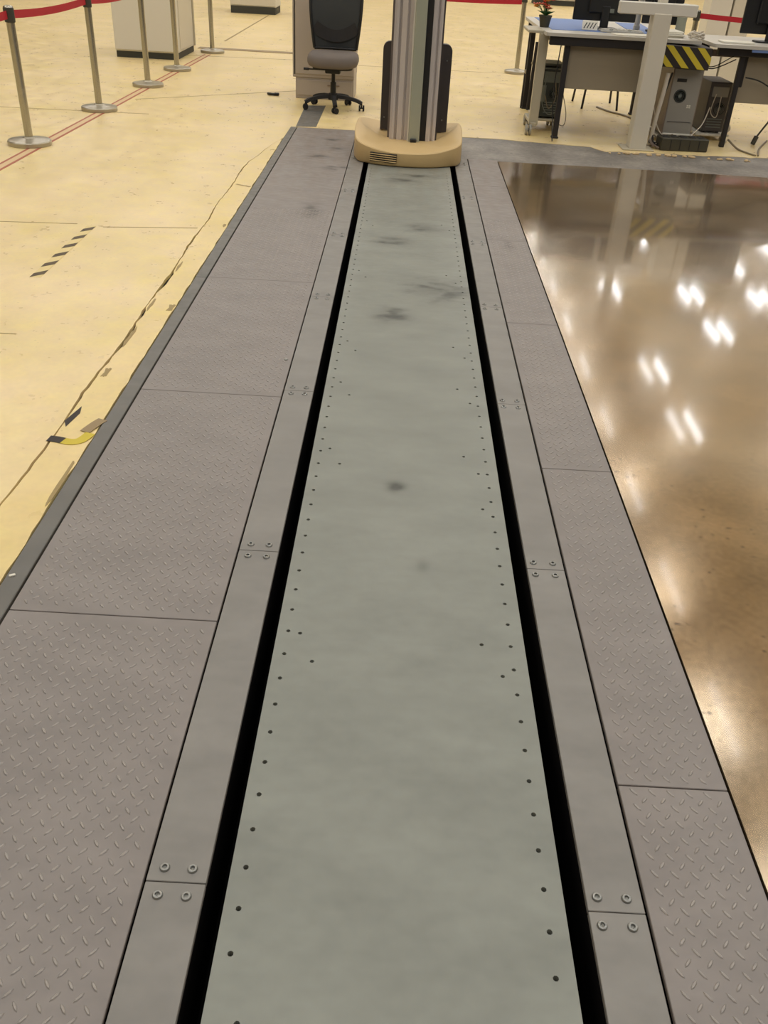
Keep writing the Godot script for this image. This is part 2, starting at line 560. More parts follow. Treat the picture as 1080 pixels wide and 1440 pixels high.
# ---------------------------------------------------------------- deck
func hole_plate(st: SurfaceTool, x0: float, x1: float, z0: float, z1: float, holes: Array) -> void:   # flat top at y 0 with round holes; holes: Vector2
	var hw := 0.009
	var r := 0.0052
	var dep := 0.02
	var cols := {}
	for h in holes:
		var key := snappedf(h.x, 0.001)
		if not cols.has(key): cols[key] = []
		cols[key].append(h.y)
	var xs := cols.keys()
	xs.sort()
	var flat := func(a: float, b: float, c: float, d: float) -> void:
		if b - a > 1e-5 and d - c > 1e-5: quad(st, Vector3(a, 0, d), Vector3(b, 0, d), Vector3(b, 0, c), Vector3(a, 0, c))
	var x := x0
	for cx in xs:
		flat.call(x, cx - hw, z0, z1)
		var q: Array = cols[cx]
		q.sort()
		var z := z0
		for hz in q:
			flat.call(cx - hw, cx + hw, z, hz - hw)
			for i in 8:
				var t0 := TAU * i / 8.0 + PI / 8
				var t1 := TAU * (i + 1) / 8.0 + PI / 8
				var a := Vector2(cos(t0), sin(t0))
				var b := Vector2(cos(t1), sin(t1))
				var sa := a / maxf(absf(a.x), absf(a.y)) * hw
				var sb := b / maxf(absf(b.x), absf(b.y)) * hw
				var o := Vector3(cx, 0, hz)
				var ia := o + Vector3(a.x, 0, a.y) * r
				var ib := o + Vector3(b.x, 0, b.y) * r
				var oa := o + Vector3(sa.x, 0, sa.y)
				var ob := o + Vector3(sb.x, 0, sb.y)
				tri(st, ia, ob, oa); tri(st, ia, ib, ob)
				if absf(sa.x) != absf(sb.x) and absf(sa.y) != absf(sb.y):
					var corner := o + Vector3(signf(a.x + b.x), 0, signf(a.y + b.y)) * hw
					tri(st, oa, ob, corner)
				quad(st, ia, ib, ib - Vector3(0, dep, 0), ia - Vector3(0, dep, 0))
			z = hz + hw
		flat.call(cx - hw, cx + hw, z, z1)
		x = cx + hw
	flat.call(x, x1, z0, z1)
	for s in [[x0, z1, x0, z0], [x1, z0, x1, z1], [x0, z0, x1, z0], [x1, z1, x0, z1]]:
		quad(st, Vector3(s[0], 0, s[1]), Vector3(s[2], 0, s[3]), Vector3(s[2], -dep, s[3]), Vector3(s[0], -dep, s[1]))

func lug_mesh() -> ArrayMesh:
	var st := mb()
	var base := []
	var top := []
	for p in [[-0.0115, 0.0], [-0.0055, 0.0032], [0.0055, 0.0032], [0.0115, 0.0], [0.0055, -0.0032], [-0.0055, -0.0032]]:
		base.append(Vector3(p[0], 0, p[1]))
		top.append(Vector3(p[0] * 0.72, 0.0019, p[1] * 0.5))
	for i in 6:
		var j := (i + 1) % 6
		quad(st, base[i], base[j], top[j], top[i])
	for i in range(1, 5): tri(st, top[0], top[i], top[i + 1])
	return done(st)

func make_deck() -> void:
	var t := thing("track_deck", "long grey steel track deck with two black slots set in the floor", "track")
	var zf := 1.2
	# edge strip on the cream side
	for q in [[-8.0, -4.1], [-4.097, -0.2], [-0.197, zf]]:
		box("edge_strip", Vector3(-0.9205, -0.02, (q[0] + q[1]) / 2), Vector3(0.051, 0.044, q[1] - q[0]), M.edge, t, 0.002)
	# tread plates
	var lugs := lug_mesh()
	var single := []
	for side in [[-0.889, -0.3835, [-8.0, -4.112, -2.872, -1.632, -0.39, zf]], [0.5115, 0.7345, [-7.13, -6.27, -5.0, -3.735, -2.465, -1.2, zf]]]:
		for i in side[2].size() - 1:
			var z0: float = side[2][i] + 0.0015
			var z1: float = side[2][i + 1] - 0.0015
			var plate := box("tread_plate", Vector3((side[0] + side[1]) / 2, -0.006, (z0 + z1) / 2), Vector3(side[1] - side[0], 0.012, z1 - z0), M.tread, t, 0.0012)
			var spots := []
			var cols := int((side[1] - side[0] - 0.02) / 0.0187)
			for c in cols:
				var x: float = (side[0] + side[1]) / 2 + (c - (cols - 1) / 2.0) * 0.0187
				var n0 := int(ceil((maxf(z0, -5.45) + 0.012) / 0.037))
				for n in range(n0, int(floor((z1 - 0.012) / 0.037)) + 1):
					var zz := n * 0.037 + (0.0185 if c % 2 else 0.0)
					if zz < z0 + 0.014 or zz > z1 - 0.014: continue
					var tr := Transform3D(Basis(Vector3.UP, (0.9 if c % 2 else -0.9)), Vector3(x, -0.0002, zz))
					if zz < -1.66 and zz > -1.96: single.append([plate, tr])
					else: spots.append(tr)
			if spots.size():
				var mm := MultiMesh.new()
				mm.transform_format = MultiMesh.TRANSFORM_3D
				mm.mesh = lugs
				mm.instance_count = spots.size()
				for s in spots.size(): mm.set_instance_transform(s, spots[s])
				var o := MultiMeshInstance3D.new()
				o.name = "tread_lugs"
				o.multimesh = mm
				o.material_override = M.lug
				o.set_meta("kind", "stuff")
				plate.add_child(o, true)
	for s in single: put("tread_lug", lugs, M.lug, s[0]).transform = s[1]
	# a loose screw head in the left tread plate
	var ss := mb()
	lathe(ss, [Vector2(0.007, 0), Vector2(0.0065, 0.003), Vector2(0.004, 0.004), Vector2(0, 0.004)], Vector3(-0.405, 0.0, -3.2), 10)
	obj("screw", ss, M.bolt, t)
	# cover plates with groups of four bolts at each butt joint
	var bs := mb()
	lathe(bs, [Vector2(0.0095, 0), Vector2(0.0095, 0.0015), Vector2(0.0078, 0.0042), Vector2(0.0045, 0.005)], Vector3.ZERO, 12)
	lathe(bs, [Vector2(0.0045, 0.005), Vector2(0.0042, 0.0008), Vector2(0, 0.0006)], Vector3.ZERO, 6)
	var bm := done(bs)
	for side in [[-0.3785, -0.272, -8.0, [-0.351, -0.301], 0.0], [0.404, 0.505, -7.13, [0.4235, 0.4765], 0.012]]:
		var cuts := [side[2]]
		for k in range(6, -2, -1):
			if -0.93 - k + side[4] > side[2] + 0.05: cuts.append(-0.93 - k + side[4])
		cuts.append(zf)
		for i in cuts.size() - 1:
			var z0: float = cuts[i] + 0.001
			var z1: float = cuts[i + 1] - 0.001
			var plate := box("cover_plate", Vector3((side[0] + side[1]) / 2, -0.006, (z0 + z1) / 2), Vector3(side[1] - side[0], 0.012, z1 - z0), M.cover, t, 0.001)
			for e in [z0 + 0.026, z1 - 0.026]:
				if e < side[2] + 0.1 or e > zf - 0.1: continue
				for bxx in side[3]: put("bolt", bm, M.bolt, plate).position = Vector3(bxx, -0.0005, e)
	# centre plate with its rows of small holes
	var holes := []
	for k in range(-12, 61):
		holes.append(Vector2(-0.207, -1.772 - 0.0805 * k))
		holes.append(Vector2(0.33, -1.76 - 0.0805 * k))
	for q in [[-2.42, -2.52], [-2.92, -3.03], [-3.33, -3.43], [-4.24, -4.34], [-5.15, -5.25], [-1.51, -1.61], [-0.6, -0.7]]:
		holes.append(Vector2(-0.14, q[0])); holes.append(Vector2(-0.178, q[1] + 0.005))
		holes.append(Vector2(0.302, q[0] + 0.015)); holes.append(Vector2(0.26, q[1] + 0.01))
	holes.append(Vector2(0.302, -2.2))
	var st := mb()
	hole_plate(st, -0.2335, 0.3635, -8.0, zf, holes)
	obj("centre_plate", st, M.centre, t, "plain centre plate with rows of small holes")
	# slot channels below the two gaps
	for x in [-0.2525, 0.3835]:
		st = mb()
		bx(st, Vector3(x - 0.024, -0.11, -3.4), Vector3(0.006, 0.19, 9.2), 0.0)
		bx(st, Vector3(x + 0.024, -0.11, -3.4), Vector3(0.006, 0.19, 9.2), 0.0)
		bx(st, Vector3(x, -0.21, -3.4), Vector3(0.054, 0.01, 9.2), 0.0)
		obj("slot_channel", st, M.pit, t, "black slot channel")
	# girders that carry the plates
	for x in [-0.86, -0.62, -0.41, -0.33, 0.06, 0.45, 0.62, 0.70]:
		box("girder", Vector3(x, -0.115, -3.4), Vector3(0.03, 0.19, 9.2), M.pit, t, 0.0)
	# grey cable plate running on under the office chair
	st = mb()
	prism(st, PackedVector2Array([Vector2(-0.905, -8.02), Vector2(-0.735, -8.05), Vector2(-0.745, -9.15), Vector2(-0.935, -9.1)]), 0.0, 0.001)
	tag(obj("cable_cover", st, M.edge), "short dark grey floor plate running under the office chair", "floor plate")

# ---------------------------------------------------------------- column
func make_column() -> void:
	var t := thing("measuring_mast", "tall aluminium profile column on a beige moulded base astride the slots", "column", Vector3(0.05, 0, -7.2))
	var plan := []
	for p in [[-0.325, -6.83], [-0.22, -6.745], [-0.09, -6.7], [0.05, -6.685], [0.2, -6.705], [0.33, -6.765], [0.43, -6.85], [0.455, -7.1], [0.46, -7.45], [0.43, -7.58], [0.31, -7.72], [0.06, -7.76], [-0.2, -7.74], [-0.33, -7.6], [-0.36, -7.45], [-0.36, -7.1]]: plan.append(Vector2(p[0] - 0.05, p[1] + 7.2))
	var fine := []
	var n := plan.size()
	for i in n:
		for k in 4: fine.append((plan[i] as Vector2).cubic_interpolate(plan[(i + 1) % n], plan[(i + n - 1) % n], plan[(i + 2) % n], k / 4.0))
	var H := func(p: Vector2) -> float: return 0.098 + 0.052 * pow(absf(p.x) / 0.39, 2.6) * clampf(1.2 - p.y * 0.5, 0, 1.4) + 0.014 * clampf((-p.y - 0.25) / 0.22, 0, 1)
	var ring := func(inset: float, y: float, how: int) -> Array:
		var o := []
		for p in fine:
			var q: Vector2 = p * (1.0 - inset / maxf(p.length(), 0.2))
			var hh: float = H.call(p)
			o.append(Vector3(q.x, y if how == 0 else (hh + y if how == 1 else (minf(hh, y) if how == 2 else lerpf(hh, 0.1, 0.75 if p.y < -0.2 else 0.35))), q.y))
		return o
	var rings := [ring.call(0.012, 0.004, 0), ring.call(0.0, 0.016, 0), ring.call(0.003, -0.006, 1), ring.call(0.01, 0.0, 1), ring.call(0.04, -0.002, 1), ring.call(0.1, 0.0, 3), ring.call(0.2, 0.1, 2)]
	var st := mb()
	for k in rings.size() - 1:
		st.set_smooth_group(1 if k < 2 else (2 if k == 2 else 3))
		for i in fine.size():
			var j := (i + 1) % fine.size()
			quad(st, rings[k][j], rings[k][i], rings[k + 1][i], rings[k + 1][j])
	var mid := Vector3(0, 0.1, -0.02)
	st.set_smooth_group(3)
	for i in fine.size(): tri(st, rings[6][(i + 1) % fine.size()], rings[6][i], mid)
	obj("base_shell", st, M.beige, t, "beige moulded base with raised back rim")
	# dark skirt just above the deck
	st = mb()
	var sk := PackedVector2Array()
	for p in fine: sk.append(p * 0.95)
	prism(st, sk, 0.0005, 0.02)
	obj("skirt", st, M.soft_black, t)
	# vent grille in the front face
	st = mb()
	bx(st, Vector3(-0.175, 0.056, 0.481), Vector3(0.2, 0.062, 0.03), 0.002, Basis(Vector3.UP, -0.3))
	var grille := obj("vent", st, M.recess, t)
	for k in 4:
		st = mb()
		bx(st, Vector3(-0.177, 0.034 + 0.0145 * k, 0.488), Vector3(0.2, 0.0055, 0.03), 0.001, Basis(Vector3.UP, -0.3))
		obj("vent_slat", st, M.beige, grille)
	# aluminium extrusions (plans drawn in x and z)
	var y0 := 0.096
	var y1 := 2.35
	var ext := func(called: String, pts: Array, m: Material, lab := "") -> void:
		var p := PackedVector2Array()
		for q in pts: p.append(Vector2(q[0] - 0.05, q[1] + 7.2))
		var s := mb()
		prism(s, p, y0, y1)
		obj(called, s, m, t, lab)
	ext.call("profile", [[-0.1, -7.19], [-0.1, -7.42], [0.035, -7.42], [0.035, -7.17], [0.012, -7.165], [0.008, -7.185], [-0.004, -7.185], [-0.006, -7.165], [-0.044, -7.17], [-0.048, -7.2], [-0.062, -7.2], [-0.064, -7.175], [-0.084, -7.175], [-0.086, -7.19]], M.alu)
	ext.call("guide_rail", [[-0.116, -7.24], [-0.116, -7.34], [-0.1, -7.34], [-0.1, -7.24]], M.alu_dark)
	ext.call("edge_trim", [[0.036, -7.128], [0.036, -7.42], [0.047, -7.42], [0.047, -7.128]], M.panel_white, "bright edge strip")
	ext.call("front_plate", [[0.048, -7.118], [0.048, -7.3], [0.13, -7.3], [0.13, -7.118], [0.124, -7.112], [0.054, -7.112]], M.plate_green, "pale grey green front plate")
	ext.call("cable_channel", [[0.131, -7.17], [0.131, -7.42], [0.176, -7.42], [0.176, -7.17]], M.recess, "dark recessed channel")
	ext.call("profile", [[0.177, -7.165], [0.177, -7.42], [0.25, -7.42], [0.25, -7.2], [0.238, -7.185], [0.226, -7.185], [0.224, -7.2], [0.212, -7.2], [0.21, -7.172], [0.2, -7.165]], M.alu)
	ext.call("profile_groove", [[0.251, -7.22], [0.251, -7.4], [0.262, -7.4], [0.262, -7.22]], M.housing)
	# cable plug at the foot
	st = mb()
	bx(st, Vector3(0.035, 0.112, 0.105), Vector3(0.05, 0.026, 0.03), 0.006)
	obj("plug", st, M.black, t)
	# dark rear housing with round top corners
	st = mb()
	prism(st, rounded(0.525, 0.62, 0.05, 5, true), -0.035, 0.035, Basis(Vector3.RIGHT, -PI / 2) * Basis(Vector3.UP, 0), Vector3(0.034, 0.42, -0.335))
	var hs := obj("rear_housing", st, M.housing, t, "dark upright housing plate with rounded top corners")
	for q in [[0.26, 0.62], [0.255, 0.2], [-0.2, 0.2]]:
		st = mb()
		lathe(st, [Vector2(0.006, 0), Vector2(0.005, 0.004), Vector2(0, 0.004)], Vector3(q[0], q[1], -0.3), 8, Basis(Vector3.RIGHT, PI / 2))
		obj("bolt", st, M.bolt, hs)

# ---------------------------------------------------------------- barrier posts and belts
func make_stanchions() -> void:
	var label := "steel barrier post, %s"
	var t := thing("barrier_post", label % "largest of the row on the cream floor, at the frame's edge", "barrier post", Vector3(-2.70, 0, -6.75), 0.0, "steel barrier posts holding red belts")
	var st := mb()
	lathe(st, [Vector2(0, 0), Vector2(0.15, 0), Vector2(0.152, 0.004), Vector2(0.152, 0.026), Vector2(0.147, 0.033), Vector2(0.1, 0.04), Vector2(0.045, 0.046), Vector2(0.038, 0.055), Vector2(0, 0.055)], Vector3.ZERO, 32)
	obj("base", st, M.base_steel, t)
	st = mb()
	cyl(st, Vector3(0, 0.03, 0), Vector3(0, 0.79, 0), 0.028, 20)
	obj("pole", st, M.steel, t)
	st = mb()
	lathe(st, [Vector2(0.0, 0.78), Vector2(0.033, 0.78), Vector2(0.035, 0.785), Vector2(0.035, 0.862), Vector2(0.032, 0.868), Vector2(0, 0.868)], Vector3.ZERO, 20)
	var h := obj("belt_head", st, M.plinth, t, "dark belt cassette")
	st = mb()
	lathe(st, [Vector2(0.033, 0.868), Vector2(0.031, 0.875), Vector2(0.02, 0.88), Vector2(0, 0.88)], Vector3.ZERO, 20)
	obj("cap", st, M.steel, h)
	for q in [[-2.64, -8.25, "second along the red floor lines from the frame's edge"], [-2.585, -9.71, "third along the floor lines, in front of the white cabinet"], [-2.57, -10.95, "fourth along the floor lines, beside the white cabinet's dark plinth"], [-2.51, -12.72, "last of the row, just beyond the white cabinet's corner"], [1.40, -12.42, "standing alone on open floor behind the flower trolley"], [3.1, -10.95, "half hidden behind the desk clutter and grey computer"]]:
		copy(t, "barrier_post", label % q[2], Vector3(q[0], 0, q[1]))
	var at := func(x: float, z: float, y := 0.826) -> Vector3: return Vector3(x, y, z)
	var runs := [[at.call(-2.76, -5.2), at.call(-2.70, -6.75), "red barrier belt running off the frame's edge from the largest post"],
		[at.call(-2.70, -6.75), at.call(-2.64, -8.25), "red barrier belt between the two barrier posts nearest the camera"],
		[at.call(-2.64, -8.25), at.call(-2.585, -9.71), "red barrier belt between the second and third barrier posts"],
		[at.call(1.40, -12.42, 0.78), at.call(-0.6, -12.3, 0.8), "red barrier belt crossing behind the aluminium column to the lone post"],
		[at.call(3.1, -10.95), at.call(4.9, -10.55), "red barrier belt crossing the white pillar behind the desks"]]
	for r in runs:
		st = mb()
		var a: Vector3 = r[0]
		var b: Vector3 = r[1]
		var dir := (b - a).normalized()
		var pts := []
		for i in 9:
			var u := i / 8.0
			pts.append((a + dir * 0.033).lerp(b - dir * 0.036, u) - Vector3(0, 0.05 * 4 * u * (1 - u) * 0.4, 0))
		sweep(st, pts, [Vector2(-0.001, -0.025), Vector2(0.001, -0.025), Vector2(0.001, 0.025), Vector2(-0.001, 0.025)])
		tag(obj("barrier_belt", st, M.red), r[2], "belt", "red barrier belts")

func make_floor_marks() -> void:
	var t := thing("floor_tape", "pale floor tape with two thin red lines running under the barrier posts", "tape", Vector3(-2.66, 0, -6.0))
	for q in [[-0.033, 0.02, "red_line"], [0.033, 0.02, "red_line"], [0.0, 0.046, "pale_band"]]:
		var st := mb()
		prism(st, PackedVector2Array([Vector2(q[0] - q[1] / 2, 1.5), Vector2(q[0] + q[1] / 2, 1.5), Vector2(q[0] + q[1] / 2 + 0.13, -6.5), Vector2(q[0] - q[1] / 2 + 0.13, -6.5)]), 0.0, 0.0012)
		obj(q[2], st, M.tape_red if q[2] == "red_line" else M.tape_pale, t)
	t = thing("hazard_tape", "short run of worn hazard tape with six black dashes on open floor", "tape", Vector3(-1.665, 0, -4.4))
	var st := mb()
	bx(st, Vector3(0, 0.0005, 0), Vector3(0.05, 0.001, 0.86), 0.0003)
	obj("tape_strip", st, M.tape_worn, t)
	for k in 6:
		st = mb()
		var z := 0.36 - 0.148 * k
		prism(st, PackedVector2Array([Vector2(-0.025, z + 0.02), Vector2(-0.025, z + 0.075), Vector2(0.025, z + 0.025), Vector2(0.025, z - 0.035)]), 0.0008, 0.0016)
		obj("black_dash", st, M.dash, t)
	# torn hazard tape near the deck edge
	t = thing("torn_tape", "torn yellow and black hazard tape curling from the crack to the deck edge", "tape", Vector3(-1.02, 0, -2.52))
	var ribbon := func(called: String, pts: Array, m: Material) -> void:
		var s := mb()
		var c := []
		for p in pts: c.append(Vector3(p[0] + 1.02, p[2], p[1] + 2.52))
		sweep(s, curve(c, 5), [Vector2(-0.018, 0), Vector2(0.018, 0), Vector2(0.018, 0.0012), Vector2(-0.018, 0.0012)])
		obj(called, s, m, t)
	ribbon.call("black_band", [[-1.085, -2.475, 0.001], [-1.06, -2.472, 0.001], [-1.035, -2.465, 0.001]], M.stripe)
	ribbon.call("yellow_band", [[-1.035, -2.465, 0.001], [-1.005, -2.46, 0.001], [-0.98, -2.475, 0.001], [-0.963, -2.52, 0.003]], M.yellow)
	ribbon.call("black_band", [[-0.985, -2.53, 0.002], [-0.968, -2.58, 0.003], [-0.952, -2.62, 0.002]], M.channel)
	st = mb()
	prism(st, PackedVector2Array([Vector2(-1.075, -2.6), Vector2(-1.058, -2.56), Vector2(-1.042, -2.66), Vector2(-1.052, -2.71)]), 0.0, 0.0012)
	tag(obj("tape_scrap", st, M.stripe), "small blackened tape scrap lying beside the floor crack", "tape scrap")
	st = mb()
	tube(st, curve([Vector3(-1.36, 0.012, -9.6), Vector3(-1.32, 0.014, -9.56), Vector3(-1.28, 0.012, -9.58)], 4), 0.012, 8)
	bx(st, Vector3(-1.27, 0.014, -9.575), Vector3(0.05, 0.026, 0.035), 0.006)
	tag(obj("plug", st, M.black), "small black plug lying on open floor near the grey cabinet", "plug")
	st = mb()
	bx(st, Vector3(-0.93, 0.004, -1.76), Vector3(0.016, 0.005, 0.008), 0.002, Basis(Vector3.UP, 0.5))
	tag(obj("paper_scrap", st, M.paper), "tiny white scrap lying on the deck's edge strip", "scrap")

# ---------------------------------------------------------------- cabinets
func make_cabinets() -> void:
	var t := thing("white_cabinet", "tall white cabinet with dark plinth behind the barrier posts", "cabinet", Vector3(-3.12, 0, -12.27))
	box("plinth", Vector3(0, 0.035, 0), Vector3(0.73, 0.07, 0.96), M.plinth, t, 0.002)
	box("body", Vector3(0, 0.935, 0.0), Vector3(0.745, 1.73, 0.98), M.panel_white, t, 0.006)
	box("door_panel", Vector3(0, 0.935, 0.495), Vector3(0.73, 1.7, 0.018), M.panel_white, t, 0.004)
	box("side_panel", Vector3(0.377, 0.935, -0.02), Vector3(0.014, 1.68, 0.7), M.white, t, 0.003)
	box("corner_post", Vector3(0.376, 0.93, -0.47), Vector3(0.03, 1.72, 0.04), M.cart, t, 0.003)
	t = thing("white_cabinet", "low white cabinet with dark plinth far across the empty floor", "cabinet", Vector3(-2.93, 0, -19.3))
	box("plinth", Vector3(0, 0.06, 0), Vector3(0.84, 0.12, 0.72), M.plinth, t, 0.002)
	box("body", Vector3(0, 0.52, -0.01), Vector3(0.86, 0.8, 0.72), M.panel_white, t, 0.006)
	box("door_panel", Vector3(0, 0.52, 0.355), Vector3(0.84, 0.77, 0.016), M.white, t, 0.004)
	# grey cabinet behind the chair
	t = thing("gray_cabinet", "grey steel cabinet with a lower drawer behind the office chair", "cabinet", Vector3(-0.8, 0, -9.78))
	box("body", Vector3(0, 0.7, 0), Vector3(0.6, 1.02, 0.55), M.gray_cab, t, 0.005)
	box("door_panel", Vector3(0.012, 0.71, 0.279), Vector3(0.565, 0.98, 0.012), M.gray_cab, t, 0.004)
	box("door_gap", Vector3(-0.281, 0.71, 0.276), Vector3(0.012, 0.99, 0.004), M.plinth, t, 0.001)
	box("lower_case", Vector3(0.012, 0.095, 0), Vector3(0.57, 0.19, 0.53), M.gray_cab, t, 0.004)
	var d := box("drawer_front", Vector3(0.012, 0.1, 0.27), Vector3(0.54, 0.14, 0.012), M.gray_cab, t, 0.004)
	box("handle", Vector3(0.1, 0.13, 0.28), Vector3(0.12, 0.012, 0.012), M.pc_side, d, 0.003)
	# far white cabinet and pillar behind the desks
	t = thing("white_cabinet", "long white cabinet far behind the flowers with a dark base line", "cabinet", Vector3(4.05, 0, -27.3))
	box("plinth", Vector3(0, 0.06, 0), Vector3(1.5, 0.12, 0.75), M.plinth, t, 0.002)
	box("body", Vector3(0, 0.62, 0), Vector3(1.56, 1.0, 0.8), M.panel_white, t, 0.006)
	box("door_panel", Vector3(-0.38, 0.62, 0.402), Vector3(0.74, 0.96, 0.016), M.white, t, 0.004)
	box("door_panel", Vector3(0.38, 0.62, 0.402), Vector3(0.74, 0.96, 0.016), M.white, t, 0.004)
	t = thing("tall_casing", "white two panel casing standing tall behind the red belt and desks", "casing", Vector3(3.58, 0, -11.5))
	box("left_panel", Vector3(-0.12, 1.1, 0), Vector3(0.235, 2.2, 0.3), M.panel_white, t, 0.005)
	box("right_panel", Vector3(0.125, 1.1, 0.006), Vector3(0.215, 2.2, 0.3), M.white, t, 0.005)

# ---------------------------------------------------------------- office chair
func make_chair() -> void:
	var t := thing("office_chair", "black office chair with mesh back and worn grey padded seat", "chair", Vector3(-0.665, 0, -9.0))
	# seat cushion
	var st := mb()
	var rows := [[0.80, 0.375, 0.0], [0.95, 0.385, 0.0], [1.0, 0.41, 0.0], [1.0, 0.435, 0.0], [0.97, 0.462, 0.0], [0.88, 0.478, 0.0], [0.6, 0.482, 0.0], [0.3, 0.478, 0.0], [0.0, 0.474, 0.0]]
	st.set_smooth_group(0)
	var out := rounded(0.46, 0.46, 0.15, 6)
	for k in rows.size() - 1:
		for i in out.size():
			var j := (i + 1) % out.size()
			var P := func(q: int, r: Array) -> Vector3:
				var y: float = r[1] - (0.02 * pow(maxf(0.0, out[q].y * r[0]) / 0.23, 2))
				return Vector3(out[q].x * r[0], y, out[q].y * r[0] + 0.04)
			quad(st, P.call(j, rows[k]), P.call(i, rows[k]), P.call(i, rows[k + 1]), P.call(j, rows[k + 1]))
	obj("seat", st, M.seat, t, "worn grey padded seat")
	st = mb()
	prism(st, rounded(0.36, 0.36, 0.09, 5), 0.352, 0.378, Basis(), Vector3(0, 0, 0.04))
	obj("seat_pan", st, M.soft_black, t)
	box("tilt_mechanism", Vector3(0, 0.335, 0), Vector3(0.14, 0.05, 0.22), M.black, t, 0.008)
	st = mb()
	cyl(st, Vector3(0.06, 0.33, 0.02), Vector3(-0.26, 0.335, 0.06), 0.006, 8)
	cyl(st, Vector3(-0.22, 0.334, 0.057), Vector3(-0.27, 0.335, 0.061), 0.011, 8)
	obj("lever", st, M.black, t)
	# back: bowed outline frame with woven panel
	var frame := []
	var F := func(u: float, v: float) -> Vector3:   # u -1..1 across, v 0..1 up
		var w := 0.195 + 0.04 * sin(v * PI * 0.62)
		return Vector3(u * w, 0.485 + 0.54 * v, -0.2 - 0.045 * v + 0.03 * (1 - u * u) * -1.0 + 0.03 * sin(v * PI))
	for k in 11: frame.append(F.call(-1.0, k / 10.0 * 0.92))
	frame.append(F.call(-0.86, 0.98)); frame.append(F.call(-0.4, 1.0)); frame.append(F.call(0.4, 1.0)); frame.append(F.call(0.86, 0.98))
	for k in 11: frame.append(F.call(1.0, (10 - k) / 10.0 * 0.92))
	st = mb()
	var closed := curve(frame, 2)
	tube(st, closed, 0.014, 8)
	tube(st, curve([F.call(-1.0, 0.0), F.call(-0.4, 0.0), F.call(0.4, 0.0), F.call(1.0, 0.0)], 3), 0.013, 8)
	obj("back_frame", st, M.black, t)
	st = mb()
	st.set_smooth_group(0)
	for i in 12:
		for j in 16:
			var a: Vector3 = F.call(-0.97 + 1.94 * i / 12.0, 0.985 * j / 16.0)
			var b: Vector3 = F.call(-0.97 + 1.94 * (i + 1) / 12.0, 0.985 * j / 16.0)
			var c: Vector3 = F.call(-0.97 + 1.94 * (i + 1) / 12.0, 0.985 * (j + 1) / 16.0)
			var d: Vector3 = F.call(-0.97 + 1.94 * i / 12.0, 0.985 * (j + 1) / 16.0)
			quad(st, a, b, c, d)
			var o := Vector3(0, 0, -0.004)
			quad(st, b + o, a + o, d + o, c + o)
	obj("back_mesh", st, M.mesh_back, t, "dark grey woven mesh back")
	# lumbar band and spine behind the mesh, showing through low down
	st = mb()
	var lum := []
	for k in 9: lum.append(F.call(-0.9 + 1.8 * k / 8.0, 0.33 - 0.14 * (1 - pow(-1 + 2 * k / 8.0, 2))) + Vector3(0, 0, 0.004))
	sweep(st, lum, [Vector2(-0.002, -0.05), Vector2(0.002, -0.05), Vector2(0.002, 0.05), Vector2(-0.002, 0.05)])
	obj("lumbar_support", st, M.soft_black, t)
	st = mb()
	sweep(st, curve([Vector3(0, 0.33, -0.1), Vector3(0, 0.345, -0.25), Vector3(0, 0.45, -0.3), Vector3(0, 0.66, -0.29)], 5), [Vector2(-0.035, -0.01), Vector2(0.035, -0.01), Vector2(0.035, 0.01), Vector2(-0.035, 0.01)])
	obj("spine", st, M.black, t)
	st = mb()
	cyl(st, Vector3(0, 0.12, 0), Vector3(0, 0.23, 0), 0.028, 14)
	cyl(st, Vector3(0, 0.23, 0), Vector3(0, 0.33, 0), 0.018, 14)
	obj("gas_column", st, M.black, t)
	st = mb()
	lathe(st, [Vector2(0, 0.08), Vector2(0.045, 0.08), Vector2(0.048, 0.1), Vector2(0.04, 0.135), Vector2(0.0, 0.135)], Vector3.ZERO, 16)
	obj("hub", st, M.soft_black, t)
	for k in 5:
		var a := TAU * k / 5.0 + 1.42
		var d := Vector3(cos(a), 0, sin(a))
		st = mb()
		sweep(st, curve([d * 0.03 + Vector3(0, 0.11, 0), d * 0.14 + Vector3(0, 0.105, 0), d * 0.235 + Vector3(0, 0.085, 0), d * 0.275 + Vector3(0, 0.066, 0)], 4), [Vector2(-0.021, -0.014), Vector2(0.021, -0.014), Vector2(0.016, 0.014), Vector2(-0.016, 0.014)])
		obj("base_leg", st, M.soft_black, t)
		var side := Vector3(-d.z, 0, d.x).rotated(Vector3.UP, 0.7 * (k - 1.5))
		var w := d * 0.275
		st = mb()
		for s in [-0.018, 0.018]:
			cyl(st, w + side * (s - 0.008) + Vector3(0, 0.027, 0), w + side * (s + 0.008) + Vector3(0, 0.027, 0), 0.026, 14)
		cyl(st, w + side * -0.02 + Vector3(0, 0.027, 0), w + side * 0.02 + Vector3(0, 0.027, 0), 0.006, 8)
		cyl(st, w + Vector3(0, 0.027, 0), w + Vector3(0, 0.07, 0), 0.007, 8)
		obj("caster", st, M.rubber, t)

# ---------------------------------------------------------------- desks
func cable(label: String, pts: Array, r: float, m: Material, group := "cables about the desks") -> void:
	var st := mb()
	tube(st, curve(pts, 6), r, 6)
	tag(obj("cable", st, m), label, "cable", group)

